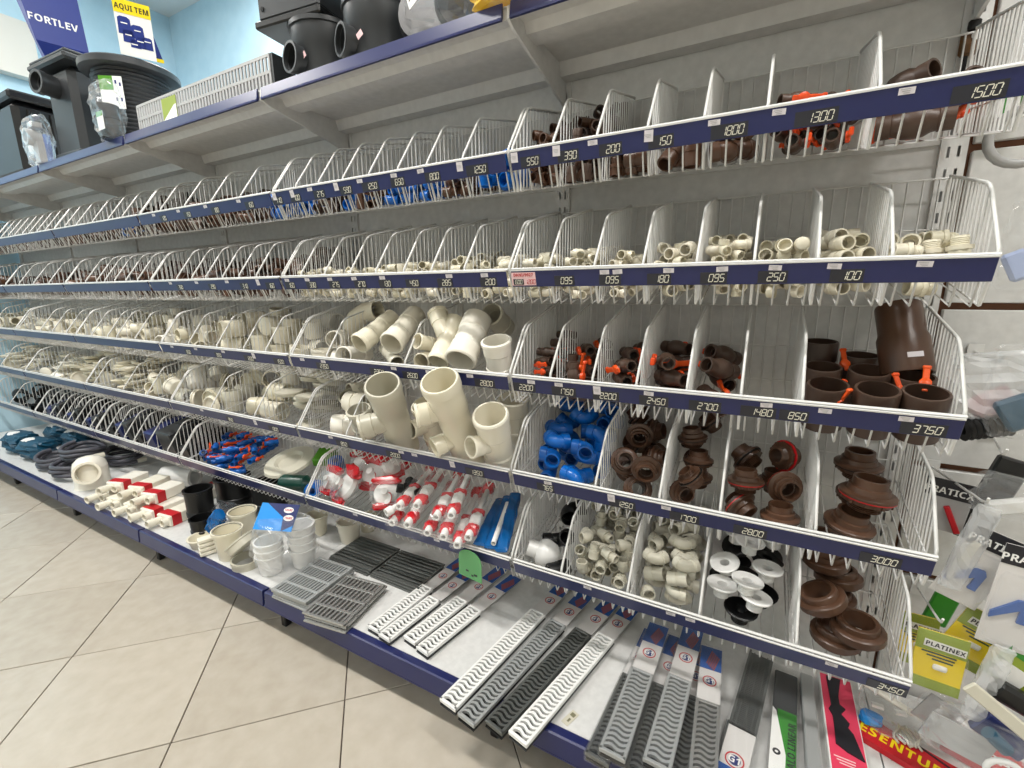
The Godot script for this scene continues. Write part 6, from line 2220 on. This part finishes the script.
	t = thing("bagged_handle_set", "big clear bag with teal roll and white curved handle", "package", c)
	t.basis = Basis(Vector3.BACK, -0.25)
	part(t, "clear_film", m_bag(0.16, 0.12, 0.06, 263, 0.3, 20, 14), mat("clear_bag"))
	s = begin()
	lathe(s, [Vector2(0, -0.022), Vector2(0.014, -0.022), Vector2(0.014, 0.022), Vector2(0, 0.022)], 16)
	part(t, "teal_roll", finish(s), mat("teal"), Vector3(0.02, 0.035, 0.01), Basis(Vector3.BACK, 1.1))
	s = begin()
	var path := []
	for k in 9:
		var w := PI * k / 8.0
		path.append(Vector3(0.06 + 0.03 * cos(w + 0.6), -0.03 + 0.03 * sin(w + 0.6), 0.01))
	rod(s, path, 0.006, 8)
	part(t, "white_handle", finish(s), mat("white_plastic"))
	part(t, "grey_card", slab(Vector3(-0.02, -0.02, -0.01), Vector3(0.12, 0.07, 0.003)), mat("grey_plastic"))
	s = begin()
	cbox(s, Vector3.ZERO, Vector3(0.16, 0.03, 0.008), 0.003)
	solo("pale_strip", finish(s), mat("bone_1"), at_z(1005, 716, -0.04), Basis(Vector3.BACK, -0.62), "pale flat strip hanging across the dark pack", "strip")
	s = begin()
	cbox(s, Vector3.ZERO, Vector3(0.10, 0.06, 0.02), 0.004)
	solo("navy_pack", finish(s), mat("card_navy"), at_z(1003, 735, -0.08), Basis(Vector3.BACK, -0.5), "dark navy pack behind the pale strip", "package")
	# roll of clear hose and a green-striped card high on the panel, brown-handled tool behind the top basket
	s = begin()
	path = []
	for k in range(41):
		var w := TAU * k / 20.0
		path.append(Vector3(cos(w) * 0.052, sin(w) * 0.052, 0.006 * k / 20.0))
	rod(s, path, 0.0085, 8)
	solo("clear_hose_roll", finish(s), mat("grey_plastic"), at_z(1022, 137, -0.22), Basis(), "roll of grey clear hose hanging beside the top basket", "hose")
	t = hung_card("striped_card", "white card with green stripes behind the top basket end", at_z(1018, 98, -0.34), 0.06, 0.08, Basis(), "paper_white", "card_green", 0.0)
	s = begin()
	for i in 4:
		box(s, Vector3(-0.02 + 0.014 * i, 0, 0.0026), Vector3(0.007, 0.076, 0.001))
	part(t, "green_stripes", finish(s), mat("card_green"))
	t = thing("brown_padlock", "brown padlock with black top hanging behind the top basket", "padlock", at_z(969, 44, -0.372))
	s = begin()
	cbox(s, Vector3(0, 0, 0), Vector3(0.034, 0.05, 0.012), 0.005)
	part(t, "lock_body", finish(s), mat("tool_wood"))
	s = begin()
	cbox(s, Vector3(0.004, 0.037, 0), Vector3(0.022, 0.022, 0.01), 0.003)
	box(s, Vector3(-0.004, -0.04, 0), Vector3(0.01, 0.03, 0.008))
	part(t, "black_mount", finish(s), mat("slot_black"))
	s = begin()
	lathe(s, [Vector2(0, 0), Vector2(0.010, 0), Vector2(0.010, 0.002), Vector2(0, 0.002)], 14, Transform3D(Basis(Vector3.RIGHT, PI / 2), Vector3(0.010, 0.014, 0.006)))
	part(t, "lock_disc", finish(s), mat("paper_white"))
